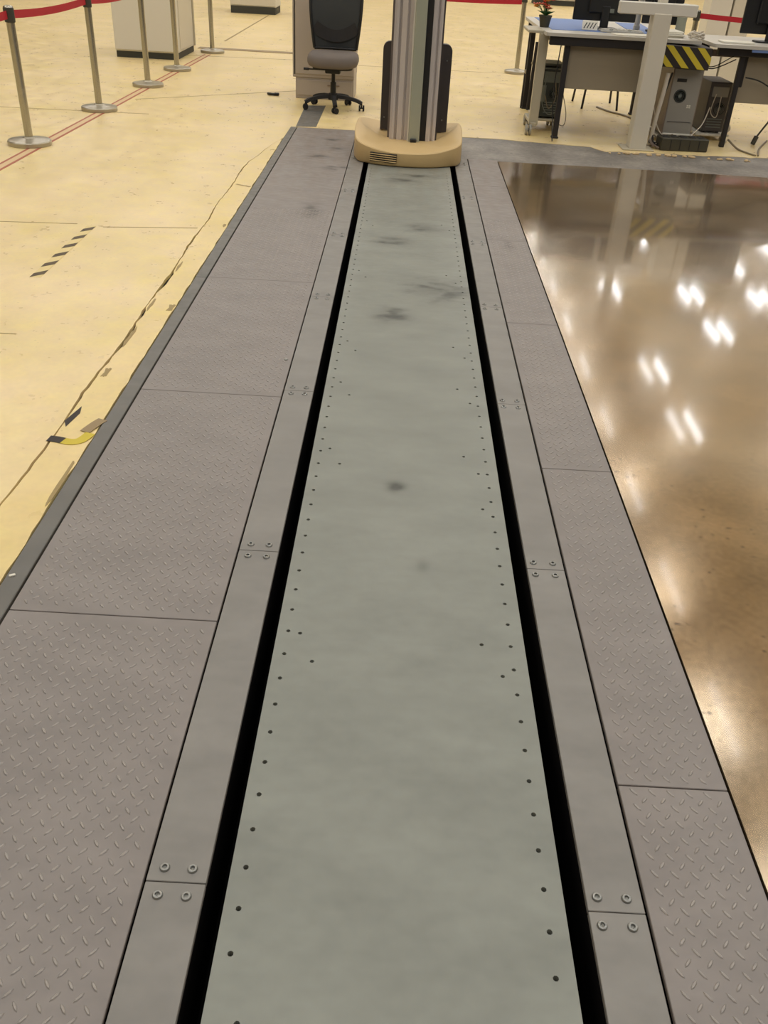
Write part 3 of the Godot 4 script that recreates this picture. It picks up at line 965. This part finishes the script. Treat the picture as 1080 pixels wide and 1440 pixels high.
func pc_rear(t: Node3D, s: Vector3, body: Material, back: Material, fan: Vector2, fan_r: float) -> void:   # a computer tower, base centre at the origin, its rear towards +z
	box("case", Vector3(0, s.y / 2 + 0.012, 0), s, body, t, 0.004)
	for x in [-1, 1]:
		for z in [-1, 1]:
			box("foot", Vector3(x * (s.x / 2 - 0.03), 0.007, z * (s.z / 2 - 0.05)), Vector3(0.03, 0.014, 0.03), M.rubber, t, 0.003)
	var zf := s.z / 2
	var p := box("rear_panel", Vector3(0, s.y / 2 + 0.012, zf + 0.001), Vector3(s.x - 0.016, s.y - 0.016, 0.006), back, t, 0.002)
	var st := mb()
	lathe(st, [Vector2(fan_r, 0), Vector2(fan_r, 0.003), Vector2(fan_r * 0.9, 0.004), Vector2(fan_r * 0.9, 0.001), Vector2(0, 0.001)], Vector3(fan.x, fan.y, zf + 0.003), 20, Basis(Vector3.RIGHT, PI / 2))
	var f := obj("fan", st, M.recess, p)
	st = mb()
	for q in [0.35, 0.6, 0.85]:
		var ring := []
		for i in 19: ring.append(Vector3(fan.x + cos(TAU * i / 18.0) * fan_r * q, fan.y + sin(TAU * i / 18.0) * fan_r * q, zf + 0.008))
		tube(st, ring, 0.0016, 5)
	cyl(st, Vector3(fan.x, fan.y, zf + 0.004), Vector3(fan.x, fan.y, zf + 0.009), fan_r * 0.28, 12)
	obj("fan_guard", st, M.port, t)

func make_desks() -> void:
	# first table
	var t := thing("work_table", "long pale topped work table on black legs, behind the white post", "table", Vector3(1.755, 0, -8.92))
	var st := mb()
	prism(st, rounded(1.27, 1.62, 0.03, 3), 0.778, 0.803)
	obj("tabletop", st, M.table_top, t)
	for q in [[-0.44, 0.74], [0.25, 0.74], [-0.545, -0.76], [0.54, -0.76]]:
		st = mb()
		bx(st, Vector3(q[0], 0.39, q[1]), Vector3(0.045, 0.77, 0.045), 0.004)
		bx(st, Vector3(q[0], 0.008, q[1]), Vector3(0.06, 0.016, 0.06), 0.004)
		obj("leg", st, M.frame, t)
	st = mb()
	bx(st, Vector3(-0.165, 0.745, 0.76), Vector3(0.86, 0.065, 0.06), 0.004)
	obj("front_rail", st, M.frame, t)
	box("back_rail", Vector3(0, 0.745, -0.76), Vector3(1.2, 0.06, 0.04), M.frame, t)
	for x in [-0.55, 0.25]: box("side_rail", Vector3(x, 0.75, 0), Vector3(0.04, 0.05, 1.5), M.frame, t)
	box("modesty_panel", Vector3(-0.075, 0.56, 0.715), Vector3(0.71, 0.34, 0.018), M.laminate, t, 0.003, Basis(), "brown grey laminate front panel")
	# second table
	t = thing("work_table", "second work table with grey front panel at the frame's right edge", "table", Vector3(3.3, 0, -8.55))
	st = mb()
	prism(st, rounded(1.62, 0.9, 0.03, 3), 0.765, 0.79)
	obj("tabletop", st, M.table_top, t)
	for q in [[-0.53, 0.34], [0.7, 0.34], [-0.62, -0.4], [0.7, -0.4]]:
		st = mb()
		bx(st, Vector3(q[0], 0.38, q[1]), Vector3(0.04, 0.76, 0.04), 0.004)
		obj("leg", st, M.frame, t)
	st = mb()
	bx(st, Vector3(0, 0.735, 0.36), Vector3(1.5, 0.06, 0.06), 0.004)
	obj("front_rail", st, M.frame, t)
	box("back_rail", Vector3(0, 0.735, -0.4), Vector3(1.5, 0.06, 0.04), M.frame, t)
	box("modesty_panel", Vector3(0.1, 0.53, 0.3), Vector3(1.2, 0.36, 0.018), M.laminate, t, 0.003, Basis(), "grey brown laminate front panel")
	box("bracket", Vector3(-0.5, 0.6, 0.29), Vector3(0.06, 0.26, 0.05), M.frame, t, 0.004)
	box("edge_band", Vector3(0.1, 0.754, 0.44), Vector3(1.2, 0.022, 0.014), M.blue, t, 0.003, Basis(), "blue strip under the table edge")
	# white T-shaped post
	t = thing("camera_post", "off white square post with a broad crossbar before the first table", "post", Vector3(1.965, 0, -7.92))
	box("foot_plate", Vector3(0, 0.006, 0), Vector3(0.26, 0.012, 0.22), M.cart, t, 0.003)
	box("post", Vector3(0, 0.5, 0), Vector3(0.14, 0.99, 0.14), M.white, t, 0.008)
	box("crossbar", Vector3(-0.04, 1.02, 0.02), Vector3(0.6, 0.085, 0.09), M.panel_white, t, 0.006)
	box("post_extension", Vector3(0.0, 1.2, -0.03), Vector3(0.07, 0.4, 0.06), M.white, t, 0.005)
	# monitors
	var mon := func(called: String, label: String, at: Vector3, w: float, h: float, turn: float) -> Node3D:
		var o := thing(called, label, "monitor", at, turn, "black computer monitors seen from behind")
		box("back_case", Vector3(0, 0.06 + h / 2, 0), Vector3(w, h, 0.026), M.screen, o, 0.006)
		box("electronics_hump", Vector3(0, 0.06 + h * 0.42, 0.026), Vector3(w * 0.55, h * 0.5, 0.034), M.screen, o, 0.012)
		box("screen", Vector3(0, 0.065 + h / 2, -0.0135), Vector3(w - 0.02, h - 0.025, 0.003), M.black, o, 0.001)
		box("neck", Vector3(0, 0.09, 0.035), Vector3(0.07, 0.17, 0.025), M.black, o, 0.006)
		var s := mb()
		prism(s, rounded(0.22, 0.17, 0.04, 4), 0.0, 0.012)
		obj("stand_base", s, M.black, o)
		box("badge", Vector3(0.05, 0.14, 0.046), Vector3(0.035, 0.03, 0.004), M.port, o, 0.001)
		return o
	mon.call("monitor", "black monitor seen from behind, above the blue mat and keyboard", Vector3(1.675, 0.807, -8.7), 0.54, 0.34, 0.02)
	mon.call("monitor", "black monitor seen from behind, partly covered by the white crossbar", Vector3(2.17, 0.807, -8.72), 0.33, 0.4, -0.05)
	mon.call("monitor", "black monitor seen from behind on the second table, cut by the frame", Vector3(3.04, 0.79, -8.5), 0.5, 0.44, 0.0)
	st = mb()
	cyl(st, Vector3(1.6, 0.985, -8.64), Vector3(1.79, 0.995, -8.64), 0.007, 8)
	bx(st, Vector3(1.605, 0.985, -8.64), Vector3(0.05, 0.02, 0.03), 0.003)
	obj("wire_bar", st, M.port, get_node("monitor"))
	t = thing("clamp_pole", "slim pale pole clamped to the table between two black monitors", "pole", Vector3(2.0, 0.803, -8.85))
	st = mb()
	bx(st, Vector3(0, 0.02, 0), Vector3(0.05, 0.04, 0.05), 0.006)
	obj("clamp", st, M.white, t)
	st = mb()
	cyl(st, Vector3(0, 0.03, 0), Vector3(0.02, 0.62, 0), 0.024, 12)
	obj("tube", st, M.panel_white, t)
	# blue mat, keyboard, paper and clutter on the first table
	st = mb()
	prism(st, PackedVector2Array([Vector2(1.2, -8.4), Vector2(1.66, -8.4), Vector2(1.66, -9.66), Vector2(1.2, -9.66)]), 0.803, 0.806)
	tag(obj("desk_mat", st, M.blue), "blue desk mat beside the flower vase on the first table", "desk mat")
	st = mb()
	prism(st, PackedVector2Array([Vector2(1.9, -8.5), Vector2(2.12, -8.5), Vector2(2.2, -9.6), Vector2(1.96, -9.6)]), 0.803, 0.806)
	tag(obj("desk_mat", st, M.blue), "blue desk mat half hidden behind the white post", "desk mat")
	t = thing("printed_card", "white card with black slanted print standing on the blue mat", "card", Vector3(1.53, 0.806, -8.5), 0.0)
	box("card", Vector3(0, 0.035, 0), Vector3(0.13, 0.07, 0.012), M.paper, t, 0.002, Basis(Vector3.RIGHT, -0.3))
	for k in 4:
		box("print_stroke", Vector3(-0.04 + 0.026 * k, 0.036, 0.0075), Vector3(0.007, 0.05, 0.002), M.black, t, 0.0005, Basis(Vector3.RIGHT, -0.3) * Basis(Vector3.FORWARD, 0.5))
	t = thing("keyboard", "light grey keyboard lying in front of the first monitor", "keyboard", Vector3(1.79, 0.803, -8.47), 0.0)
	box("tray", Vector3(0, 0.009, 0), Vector3(0.36, 0.018, 0.14), M.key, t, 0.004)
	for r in 4:
		for c in 11:
			box("key", Vector3(-0.155 + 0.031 * c, 0.021, -0.045 + 0.03 * r), Vector3(0.025, 0.008, 0.024), M.table_top if (r + c) % 5 else M.port, t, 0.002)
	st = mb()
	bx(st, Vector3(1.84, 0.807, -8.27), Vector3(0.3, 0.008, 0.16), 0.002, Basis(Vector3.UP, 0.1))
	tag(obj("paper_pad", st, M.paper), "white paper pad at the table edge before the keyboard", "paper")
	t = thing("paper_stack", "uneven stack of white papers on the table corner above the striped box", "paper", Vector3(2.18, 0.803, -8.42))
	for k in 4: box("sheet", Vector3(0.02 * jitter(k), 0.006 + 0.011 * k, 0.02 * jitter(k + 9)), Vector3(0.2 - 0.01 * k, 0.01, 0.28), M.paper, t, 0.002, Basis(Vector3.UP, 0.3 * jitter(k + 3)))
	# coil of white cable
	st = mb()
	var coil := []
	for i in 73: coil.append(Vector3(2.36 + 0.05 * cos(TAU * i / 24.0) + 0.008 * sin(i * 1.3), 0.815 + 0.014 * (i / 24.0) + 0.006 * sin(i * 0.9), -8.22 + 0.06 * sin(TAU * i / 24.0)))
	tube(st, coil, 0.008, 6)
	tag(obj("cable_coil", st, M.cable_white), "coil of white cable on the corner of the first table", "cable")
	t = thing("plastic_bottle", "grey green bottle standing behind the white cable coil", "bottle", Vector3(2.32, 0.803, -8.62))
	st = mb()
	lathe(st, [Vector2(0, 0), Vector2(0.04, 0.002), Vector2(0.043, 0.02), Vector2(0.041, 0.09), Vector2(0.043, 0.13), Vector2(0.036, 0.17), Vector2(0.016, 0.2), Vector2(0.015, 0.215), Vector2(0, 0.215)], Vector3.ZERO, 16, Basis(), true)
	obj("body", st, mat(150, 152, 136, 0.2), t)
	st = mb()
	lathe(st, [Vector2(0.017, 0.212), Vector2(0.017, 0.232), Vector2(0, 0.234)], Vector3.ZERO, 12)
	obj("cap", st, M.paper, t)
	# keyboard and mouse edge on the second table
	box_tag("paper_pad", Vector3(2.72, 0.797, -8.3), Vector3(0.26, 0.014, 0.16), M.paper, "white paper pad on the second table below the cut monitor", "paper")
	box_tag("cable_tray", Vector3(2.68, 0.70, -8.42), Vector3(0.3, 0.045, 0.1), M.pc_side, "brown cable tray bridging the gap between the two tables", "tray")
	# flower trolley: upright stand with a small shelf, caster foot and PC shelf
	t = thing("computer_trolley", "pale metal computer trolley on casters beside the first table", "trolley", Vector3(1.2, 0, -8.55))
	box("upright", Vector3(-0.07, 0.43, 0.25), Vector3(0.078, 0.7, 0.05), M.cart, t, 0.004)
	box("top_shelf", Vector3(-0.11, 0.791, 0.06), Vector3(0.19, 0.022, 0.42), M.cart, t, 0.004)
	box("computer_shelf", Vector3(0.06, 0.1, -0.1), Vector3(0.22, 0.018, 0.46), M.cart, t, 0.004)
	box("foot_bar", Vector3(-0.07, 0.085, 0.05), Vector3(0.05, 0.03, 0.5), M.cart, t, 0.004)
	box("foot_bar", Vector3(0.15, 0.085, -0.1), Vector3(0.04, 0.03, 0.4), M.cart, t, 0.004)
	for q in [[-0.11, 0.3], [-0.07, -0.2], [0.15, -0.25]]:
		st = mb()
		for e in [-0.016, 0.016]: cyl(st, Vector3(q[0] + e - 0.009, 0.043, q[1]), Vector3(q[0] + e + 0.009, 0.043, q[1]), 0.043, 18)
		cyl(st, Vector3(q[0] - 0.027, 0.043, q[1]), Vector3(q[0] + 0.027, 0.043, q[1]), 0.014, 10)
		cyl(st, Vector3(q[0] + 0.02, 0.05, q[1] - 0.02), Vector3(q[0] + 0.03, 0.1, q[1] - 0.03), 0.012, 8)
		obj("caster", st, M.pc_gray, t)
	# dark folded easel behind the trolley
	t = thing("folded_stand", "two dark poles of a folded stand behind the pale trolley", "stand", Vector3(1.2, 0, -9.7))
	for q in [[-0.01, 0.0, 0.0, -0.05, 0.68], [0.04, 0.1, 0.06, 0.06, 0.6]]:
		st = mb()
		cyl(st, Vector3(q[0], 0.0, q[1]), Vector3(q[2], q[4], q[3]), 0.021, 12)
		obj("pole", st, M.frame, t)
	st = mb()
	cyl(st, Vector3(0.0, 0.35, -0.03), Vector3(0.05, 0.45, 0.08), 0.01, 8)
	bx(st, Vector3(0.0, 0.33, -0.02), Vector3(0.05, 0.04, 0.05), 0.006)
	obj("brace", st, M.cart, t)
	t = thing("flower_pot", "dark pot of pink and orange flowers on the trolley's top shelf", "flower pot", Vector3(1.16, 0.803, -8.6))
	st = mb()
	lathe(st, [Vector2(0, 0), Vector2(0.038, 0), Vector2(0.052, 0.075), Vector2(0.056, 0.078), Vector2(0.056, 0.09), Vector2(0.045, 0.085), Vector2(0, 0.08)], Vector3.ZERO, 18)
	obj("pot", st, M.olive, t)
	var rng := RandomNumberGenerator.new()
	rng.seed = 5
	for k in 18:
		var a := rng.randf() * TAU
		var r := 0.02 + 0.055 * rng.randf()
		var top := Vector3(cos(a) * r - 0.02, 0.125 + 0.1 * rng.randf(), sin(a) * r)
		st = mb()
		tube(st, curve([Vector3(cos(a) * 0.01, 0.08, sin(a) * 0.01), top * Vector3(0.6, 0.8, 0.6) + Vector3(0, 0.02, 0), top], 3), 0.0025, 5)
		obj("stem", st, M.leaf, t)
		st = mb()
		for p in 6:
			var b := TAU * p / 6.0
			var d := Vector3(cos(b), 0.35, sin(b))
			var w := Vector3(-sin(b), 0, cos(b)) * 0.016
			quad(st, top, top + d * 0.016 + w, top + d * 0.036, top + d * 0.016 - w)
			quad(st, top - Vector3(0, 0.002, 0), top + d * 0.016 - w - Vector3(0, 0.002, 0), top + d * 0.036, top + d * 0.016 + w - Vector3(0, 0.002, 0))
		lathe(st, [Vector2(0.01, 0), Vector2(0.008, 0.007), Vector2(0, 0.009)], top, 8)
		obj("flower", st, M.pink if k % 3 else M.orange, t)
	for k in 7:
		var b := TAU * k / 7.0
		var d := Vector3(cos(b), 0, sin(b))
		var w := Vector3(-d.z, 0, d.x) * 0.016
		st = mb()
		var o := Vector3(0, 0.085, 0)
		quad(st, o, o + d * 0.035 + w + Vector3(0, 0.03, 0), o + d * 0.075 + Vector3(0, 0.035, 0), o + d * 0.035 - w + Vector3(0, 0.03, 0))
		quad(st, o - Vector3(0, 0.001, 0), o + d * 0.035 - w + Vector3(0, 0.029, 0), o + d * 0.075 + Vector3(0, 0.034, 0), o + d * 0.035 + w + Vector3(0, 0.029, 0))
		obj("leaf", st, M.leaf, t)
	# computers
	t = thing("computer_tower", "black computer tower tangled in cables on the pale trolley", "computer", Vector3(1.275, 0.11, -8.66))
	pc_rear(t, Vector3(0.19, 0.38, 0.42), M.pc_black, M.pc_black, Vector2(0.02, 0.2), 0.045)
	box("power_unit", Vector3(0.0, 0.33, 0.216), Vector3(0.15, 0.085, 0.006), M.port, t, 0.002)
	for k in 5: box("slot_cover", Vector3(0.015, 0.05 + 0.02 * k, 0.216), Vector3(0.13, 0.008, 0.005), M.port, t, 0.001)
	box("port_block", Vector3(-0.065, 0.2, 0.217), Vector3(0.035, 0.13, 0.008), M.port, t, 0.002)
	st = mb()
	bx(st, Vector3(1.29, 0.522, -8.72), Vector3(0.17, 0.02, 0.3), 0.004)
	tag(obj("document_tray", st, M.port), "grey flat case lying on top of the black trolley computer", "case")
	t = thing("computer_stand", "pale low stand under the grey computer tower", "stand", Vector3(2.37, 0, -8.4))
	box("tray", Vector3(0, 0.055, 0), Vector3(0.34, 0.02, 0.5), M.panel_white, t, 0.004)
	for x in [-0.13, 0.13]:
		for z in [-0.2, 0.2]: box("foot", Vector3(x, 0.023, z), Vector3(0.04, 0.046, 0.04), M.white, t, 0.004)
	t = thing("computer_tower", "large grey computer tower with round fan under the striped box", "computer", Vector3(2.35, 0.065, -8.4))
	pc_rear(t, Vector3(0.25, 0.52, 0.44), M.pc_side, M.pc_gray, Vector2(-0.035, 0.32), 0.052)
	box("vent_strip", Vector3(-0.045, 0.44, 0.2265), Vector3(0.08, 0.025, 0.004), M.recess, t, 0.001)
	box("slot_seam", Vector3(0.0, 0.12, 0.2265), Vector3(0.2, 0.004, 0.003), M.pc_dark, t, 0.0005)
	for k in 2:
		for j in 2: box("sticker", Vector3(0.045 + 0.018 * k, 0.235 + 0.014 * j, 0.2265), Vector3(0.014, 0.009, 0.003), M.paper, t, 0.0005)
	box("bottom_lip", Vector3(0, 0.022, 0.228), Vector3(0.24, 0.012, 0.01), M.paper, t, 0.002)
	t = thing("computer_tower", "small dark computer tower beside the second table's black leg", "computer", Vector3(2.75, 0.06, -8.7))
	pc_rear(t, Vector3(0.185, 0.4, 0.4), M.pc_dark, M.pc_dark, Vector2(0.02, 0.2), 0.05)
	box("power_unit", Vector3(0.0, 0.335, 0.206), Vector3(0.14, 0.08, 0.006), M.pc_gray, t, 0.002)
	for k in 4: box("slot_cover", Vector3(0.0, 0.05 + 0.022 * k, 0.206), Vector3(0.13, 0.009, 0.005), M.port, t, 0.001)
	t = thing("computer_stand", "pale low stand under the small dark computer tower", "stand", Vector3(2.75, 0, -8.7))
	box("tray", Vector3(0, 0.05, 0), Vector3(0.3, 0.02, 0.48), M.panel_white, t, 0.004)
	for x in [-0.11, 0.11]:
		for z in [-0.19, 0.19]: box("foot", Vector3(x, 0.02, z), Vector3(0.04, 0.04, 0.04), M.white, t, 0.004)
	# striped box
	t = thing("striped_box", "box with black and yellow hazard stripes resting on the grey computer", "box", Vector3(2.25, 0.598, -8.22), 0.0)
	var tilt := Basis(Vector3.FORWARD, 0.03)
	box("body", Vector3(0, 0.087, 0), Vector3(0.43, 0.16, 0.34), M.stripe, t, 0.004, tilt)
	for k in range(-2, 4):
		var u := -0.17 + 0.128 * k
		var poly := PackedVector2Array([Vector2(u, 0.077), Vector2(u + 0.06, 0.077), Vector2(u + 0.06 + 0.165, -0.077), Vector2(u + 0.165, -0.077)])
		var clip := Geometry2D.intersect_polygons(poly, PackedVector2Array([Vector2(-0.217, -0.077), Vector2(0.217, -0.077), Vector2(0.217, 0.077), Vector2(-0.217, 0.077)]))
		for c in clip:
			st = mb()
			prism(st, c, -0.0015, 0.0015, tilt * Basis(Vector3.RIGHT, -PI / 2), Vector3(0, 0.087, 0) + tilt * Vector3(0, 0, 0.171))
			obj("yellow_stripe", st, M.yellow, t)
	# power box
	t = thing("power_box", "long dark olive power box on the floor before the grey computer", "power box", Vector3(2.36, 0, -7.98), 0.06)
	box("body", Vector3(0, 0.05, 0), Vector3(0.4, 0.098, 0.16), M.olive, t, 0.006)
	for k in 5: box("socket", Vector3(-0.15 + 0.075 * k, 0.1, 0), Vector3(0.05, 0.006, 0.07), M.recess, t, 0.002)
	for k in 4: box("rib", Vector3(-0.12 + 0.08 * k, 0.05, 0.081), Vector3(0.006, 0.08, 0.004), M.recess, t, 0.001)
	# folding chair behind the first table
	t = thing("folding_chair", "steel legged chair standing behind the first table, legs below the panel", "chair", Vector3(2.0, 0, -10.1))
	for q in [[-0.18, 0.24, -0.14, -0.02], [0.18, 0.24, 0.14, -0.02], [-0.2, -0.25, -0.17, 0.05], [0.2, -0.25, 0.17, 0.05]]:
		st = mb()
		cyl(st, Vector3(q[0], 0.0, q[1]), Vector3(q[2], 0.45, q[1] * 0.75), 0.011, 10)
		obj("leg", st, M.frame, t)
	st = mb()
	prism(st, rounded(0.38, 0.38, 0.06, 4), 0.445, 0.475)
	obj("seat", st, M.soft_black, t)
	st = mb()
	for x in [-0.17, 0.17]: cyl(st, Vector3(x, 0.45, -0.17), Vector3(x, 0.78, -0.22), 0.011, 10)
	obj("back_post", st, M.frame, t)
	box("backrest", Vector3(0, 0.72, -0.2), Vector3(0.36, 0.14, 0.018), M.soft_black, t, 0.006)
	# cables
	cable("thin black cable hanging from the first table beside its front leg", [Vector3(1.25, 0.72, -8.1), Vector3(1.24, 0.4, -8.1), Vector3(1.26, 0.15, -8.06), Vector3(1.27, 0.006, -7.99)], 0.005, M.black)
	cable("loop of grey cable across the back of the trolley computer", [Vector3(1.22, 0.45, -8.42), Vector3(1.2, 0.25, -8.41), Vector3(1.27, 0.15, -8.4), Vector3(1.36, 0.22, -8.4), Vector3(1.33, 0.36, -8.42)], 0.004, M.port)
	cable("pale cable curling beside the first table's front leg", [Vector3(1.33, 0.38, -8.24), Vector3(1.39, 0.2, -8.22), Vector3(1.38, 0.1, -8.2), Vector3(1.31, 0.12, -8.22)], 0.004, M.cable_gray)
	cable("pale cable looping over the trolley computer's rear panel", [Vector3(1.3, 0.4, -8.42), Vector3(1.31, 0.28, -8.39), Vector3(1.26, 0.2, -8.39), Vector3(1.22, 0.3, -8.4)], 0.004, M.cable_gray)
	cable("thick white cable sleeve leaning between the post and grey computer", [Vector3(2.16, 0.56, -8.1), Vector3(2.145, 0.4, -8.08), Vector3(2.12, 0.2, -8.06), Vector3(2.11, 0.02, -8.06)], 0.018, M.cable_white)
	cable("dark cable running slantwise beside the white sleeve to the floor", [Vector3(2.21, 0.56, -8.16), Vector3(2.17, 0.38, -8.14), Vector3(2.12, 0.15, -8.08), Vector3(2.13, 0.01, -8.0)], 0.008, M.soft_black)
	cable("grey cable looping low left of the olive power box", [Vector3(2.08, 0.22, -8.2), Vector3(2.13, 0.1, -8.16), Vector3(2.22, 0.05, -8.12), Vector3(2.28, 0.11, -8.02)], 0.005, M.cable_gray)
	cable("pale cable drooping from the white sleeve to the olive power box", [Vector3(2.12, 0.3, -8.22), Vector3(2.17, 0.14, -8.14), Vector3(2.25, 0.07, -8.1), Vector3(2.33, 0.11, -8.0)], 0.004, M.cable_white)
	cable("reddish cable end lying between the post foot and olive power box", [Vector3(2.115, 0.02, -7.95), Vector3(2.1, 0.05, -8.04), Vector3(2.12, 0.03, -7.98), Vector3(2.16, 0.012, -7.92)], 0.008, M.pc_side)
	cable("white cable stretched from the small dark computer to the olive power box", [Vector3(2.68, 0.27, -8.47), Vector3(2.56, 0.17, -8.2), Vector3(2.42, 0.115, -7.98)], 0.005, M.cable_white)
	cable("white cable loop on the small dark computer's rear panel", [Vector3(2.71, 0.38, -8.47), Vector3(2.69, 0.24, -8.46), Vector3(2.75, 0.2, -8.46), Vector3(2.76, 0.36, -8.48)], 0.004, M.cable_white)
	cable("black cable sagging between the striped box and second table", [Vector3(2.46, 0.62, -8.4), Vector3(2.58, 0.58, -8.42), Vector3(2.66, 0.6, -8.4), Vector3(2.75, 0.67, -8.3)], 0.005, M.black)
	cable("thin black cable rising to the second table's cable tray", [Vector3(2.48, 0.6, -8.4), Vector3(2.6, 0.6, -8.38), Vector3(2.7, 0.66, -8.36), Vector3(2.78, 0.73, -8.3)], 0.004, M.black)
	cable("tangle of white cable hanging behind the second table's leg", [Vector3(2.85, 0.34, -8.4), Vector3(2.83, 0.2, -8.42), Vector3(2.87, 0.12, -8.4), Vector3(2.83, 0.06, -8.42), Vector3(2.86, 0.01, -8.38)], 0.01, M.cable_white)
	cable("grey cable lying on the floor from the second table's leg", [Vector3(2.82, 0.06, -8.22), Vector3(2.88, 0.01, -8.1), Vector3(2.93, 0.006, -7.94), Vector3(2.96, 0.006, -7.87)], 0.008, M.cable_gray)
	cable("grey cable on the floor meeting the first at the strip edge", [Vector3(2.98, 0.006, -7.87), Vector3(3.1, 0.006, -8.2), Vector3(3.3, 0.006, -8.6)], 0.008, M.cable_gray)
	cable("olive cable with a plug end hanging under the second table", [Vector3(3.34, 0.36, -8.5), Vector3(3.22, 0.2, -8.45), Vector3(3.12, 0.06, -8.4)], 0.008, M.olive)
	st = mb()
	cyl(st, Vector3(3.125, 0.07, -8.402), Vector3(3.1, 0.008, -8.385), 0.02, 10)
	tag(obj("cable_plug", st, M.olive), "olive round plug at the end of the hanging cable", "plug")
	cable("black cable strung across the second table's front panel", [Vector3(2.83, 0.55, -8.2), Vector3(2.95, 0.53, -8.19), Vector3(3.12, 0.46, -8.19), Vector3(3.4, 0.4, -8.19)], 0.006, M.black)
	cable("dark cable lying on the floor under the first table", [Vector3(2.0, 0.006, -10.0), Vector3(2.08, 0.006, -9.75), Vector3(2.2, 0.006, -9.55), Vector3(2.26, 0.006, -9.3)], 0.01, M.cable_gray)
	var spots := ["nearest the post foot", "second from the post foot", "in the middle of the tangle", "nearest the olive power box", "lying over the others"]
	for k in 5:
		var x := 2.08 + 0.045 * k
		var c := []
		for i in 7: c.append(Vector3(x + 0.09 * jitter(k * 9 + i), 0.012 + 0.05 * absf(jitter(k * 7 + i * 3)) * (1.0 if i % 2 else 0.2) + 0.006 * k, -7.98 - 0.14 * i / 6.0 + 0.05 * jitter(i * 5 + k)))
		cable("cable loop on the floor left of the power box, %s" % spots[k], c, 0.0055, [M.cable_gray, M.soft_black, M.cable_white, M.pc_side, M.soft_black][k], "cable tangle on the floor")
	# crumbs of broken floor edge
	st = mb()
	for k in 26:
		var x := 1.55 + 1.3 * (jitter(k + 200) + 0.5)
		var s := 0.012 + 0.02 * (jitter(k + 300) + 0.5)
		bx(st, Vector3(x, s * 0.25 - 0.003, -7.67 + 0.05 * jitter(k + 400)), Vector3(s * 1.3, s * 0.6, s), s * 0.2, Basis(Vector3.UP, k * 1.7))
	var cr := obj("rubble", st, M.tape_pale)
	tag(cr, "crumbs of broken cream floor along the edge of the grey strip", "rubble")
	cr.set_meta("kind", "stuff")

func box_tag(called: String, c: Vector3, s: Vector3, m: Material, label: String, category: String) -> void:
	tag(box(called, c, s, m, self), label, category)

# ---------------------------------------------------------------- build
func _ready() -> void:
	var cam := Camera3D.new()
	cam.name = "camera"
	cam.fov = 60.37
	cam.near = 0.05
	cam.far = 200.0
	cam.position = Vector3(0, 1.42, 0)
	cam.rotation = Vector3(deg_to_rad(-33.3765), deg_to_rad(-0.2423), deg_to_rad(3.3569))
	add_child(cam)
	cam.current = true
	var we := WorldEnvironment.new()
	we.name = "environment"
	var e := Environment.new()
	e.background_mode = Environment.BG_COLOR
	e.background_color = Color(0.0, 0.0, 0.0)
	e.ambient_light_source = Environment.AMBIENT_SOURCE_DISABLED
	e.tonemap_mode = Environment.TONE_MAPPER_LINEAR
	e.tonemap_exposure = 1.0
	e.sdfgi_enabled = true
	e.ssao_enabled = true
	e.ssil_enabled = true
	we.environment = e
	add_child(we)
	make_materials()
	make_lamps()
	make_shell()
	make_deck()
	make_column()
	make_cabinets()
	make_chair()
	make_stanchions()
	make_desks()
	make_floor_marks()
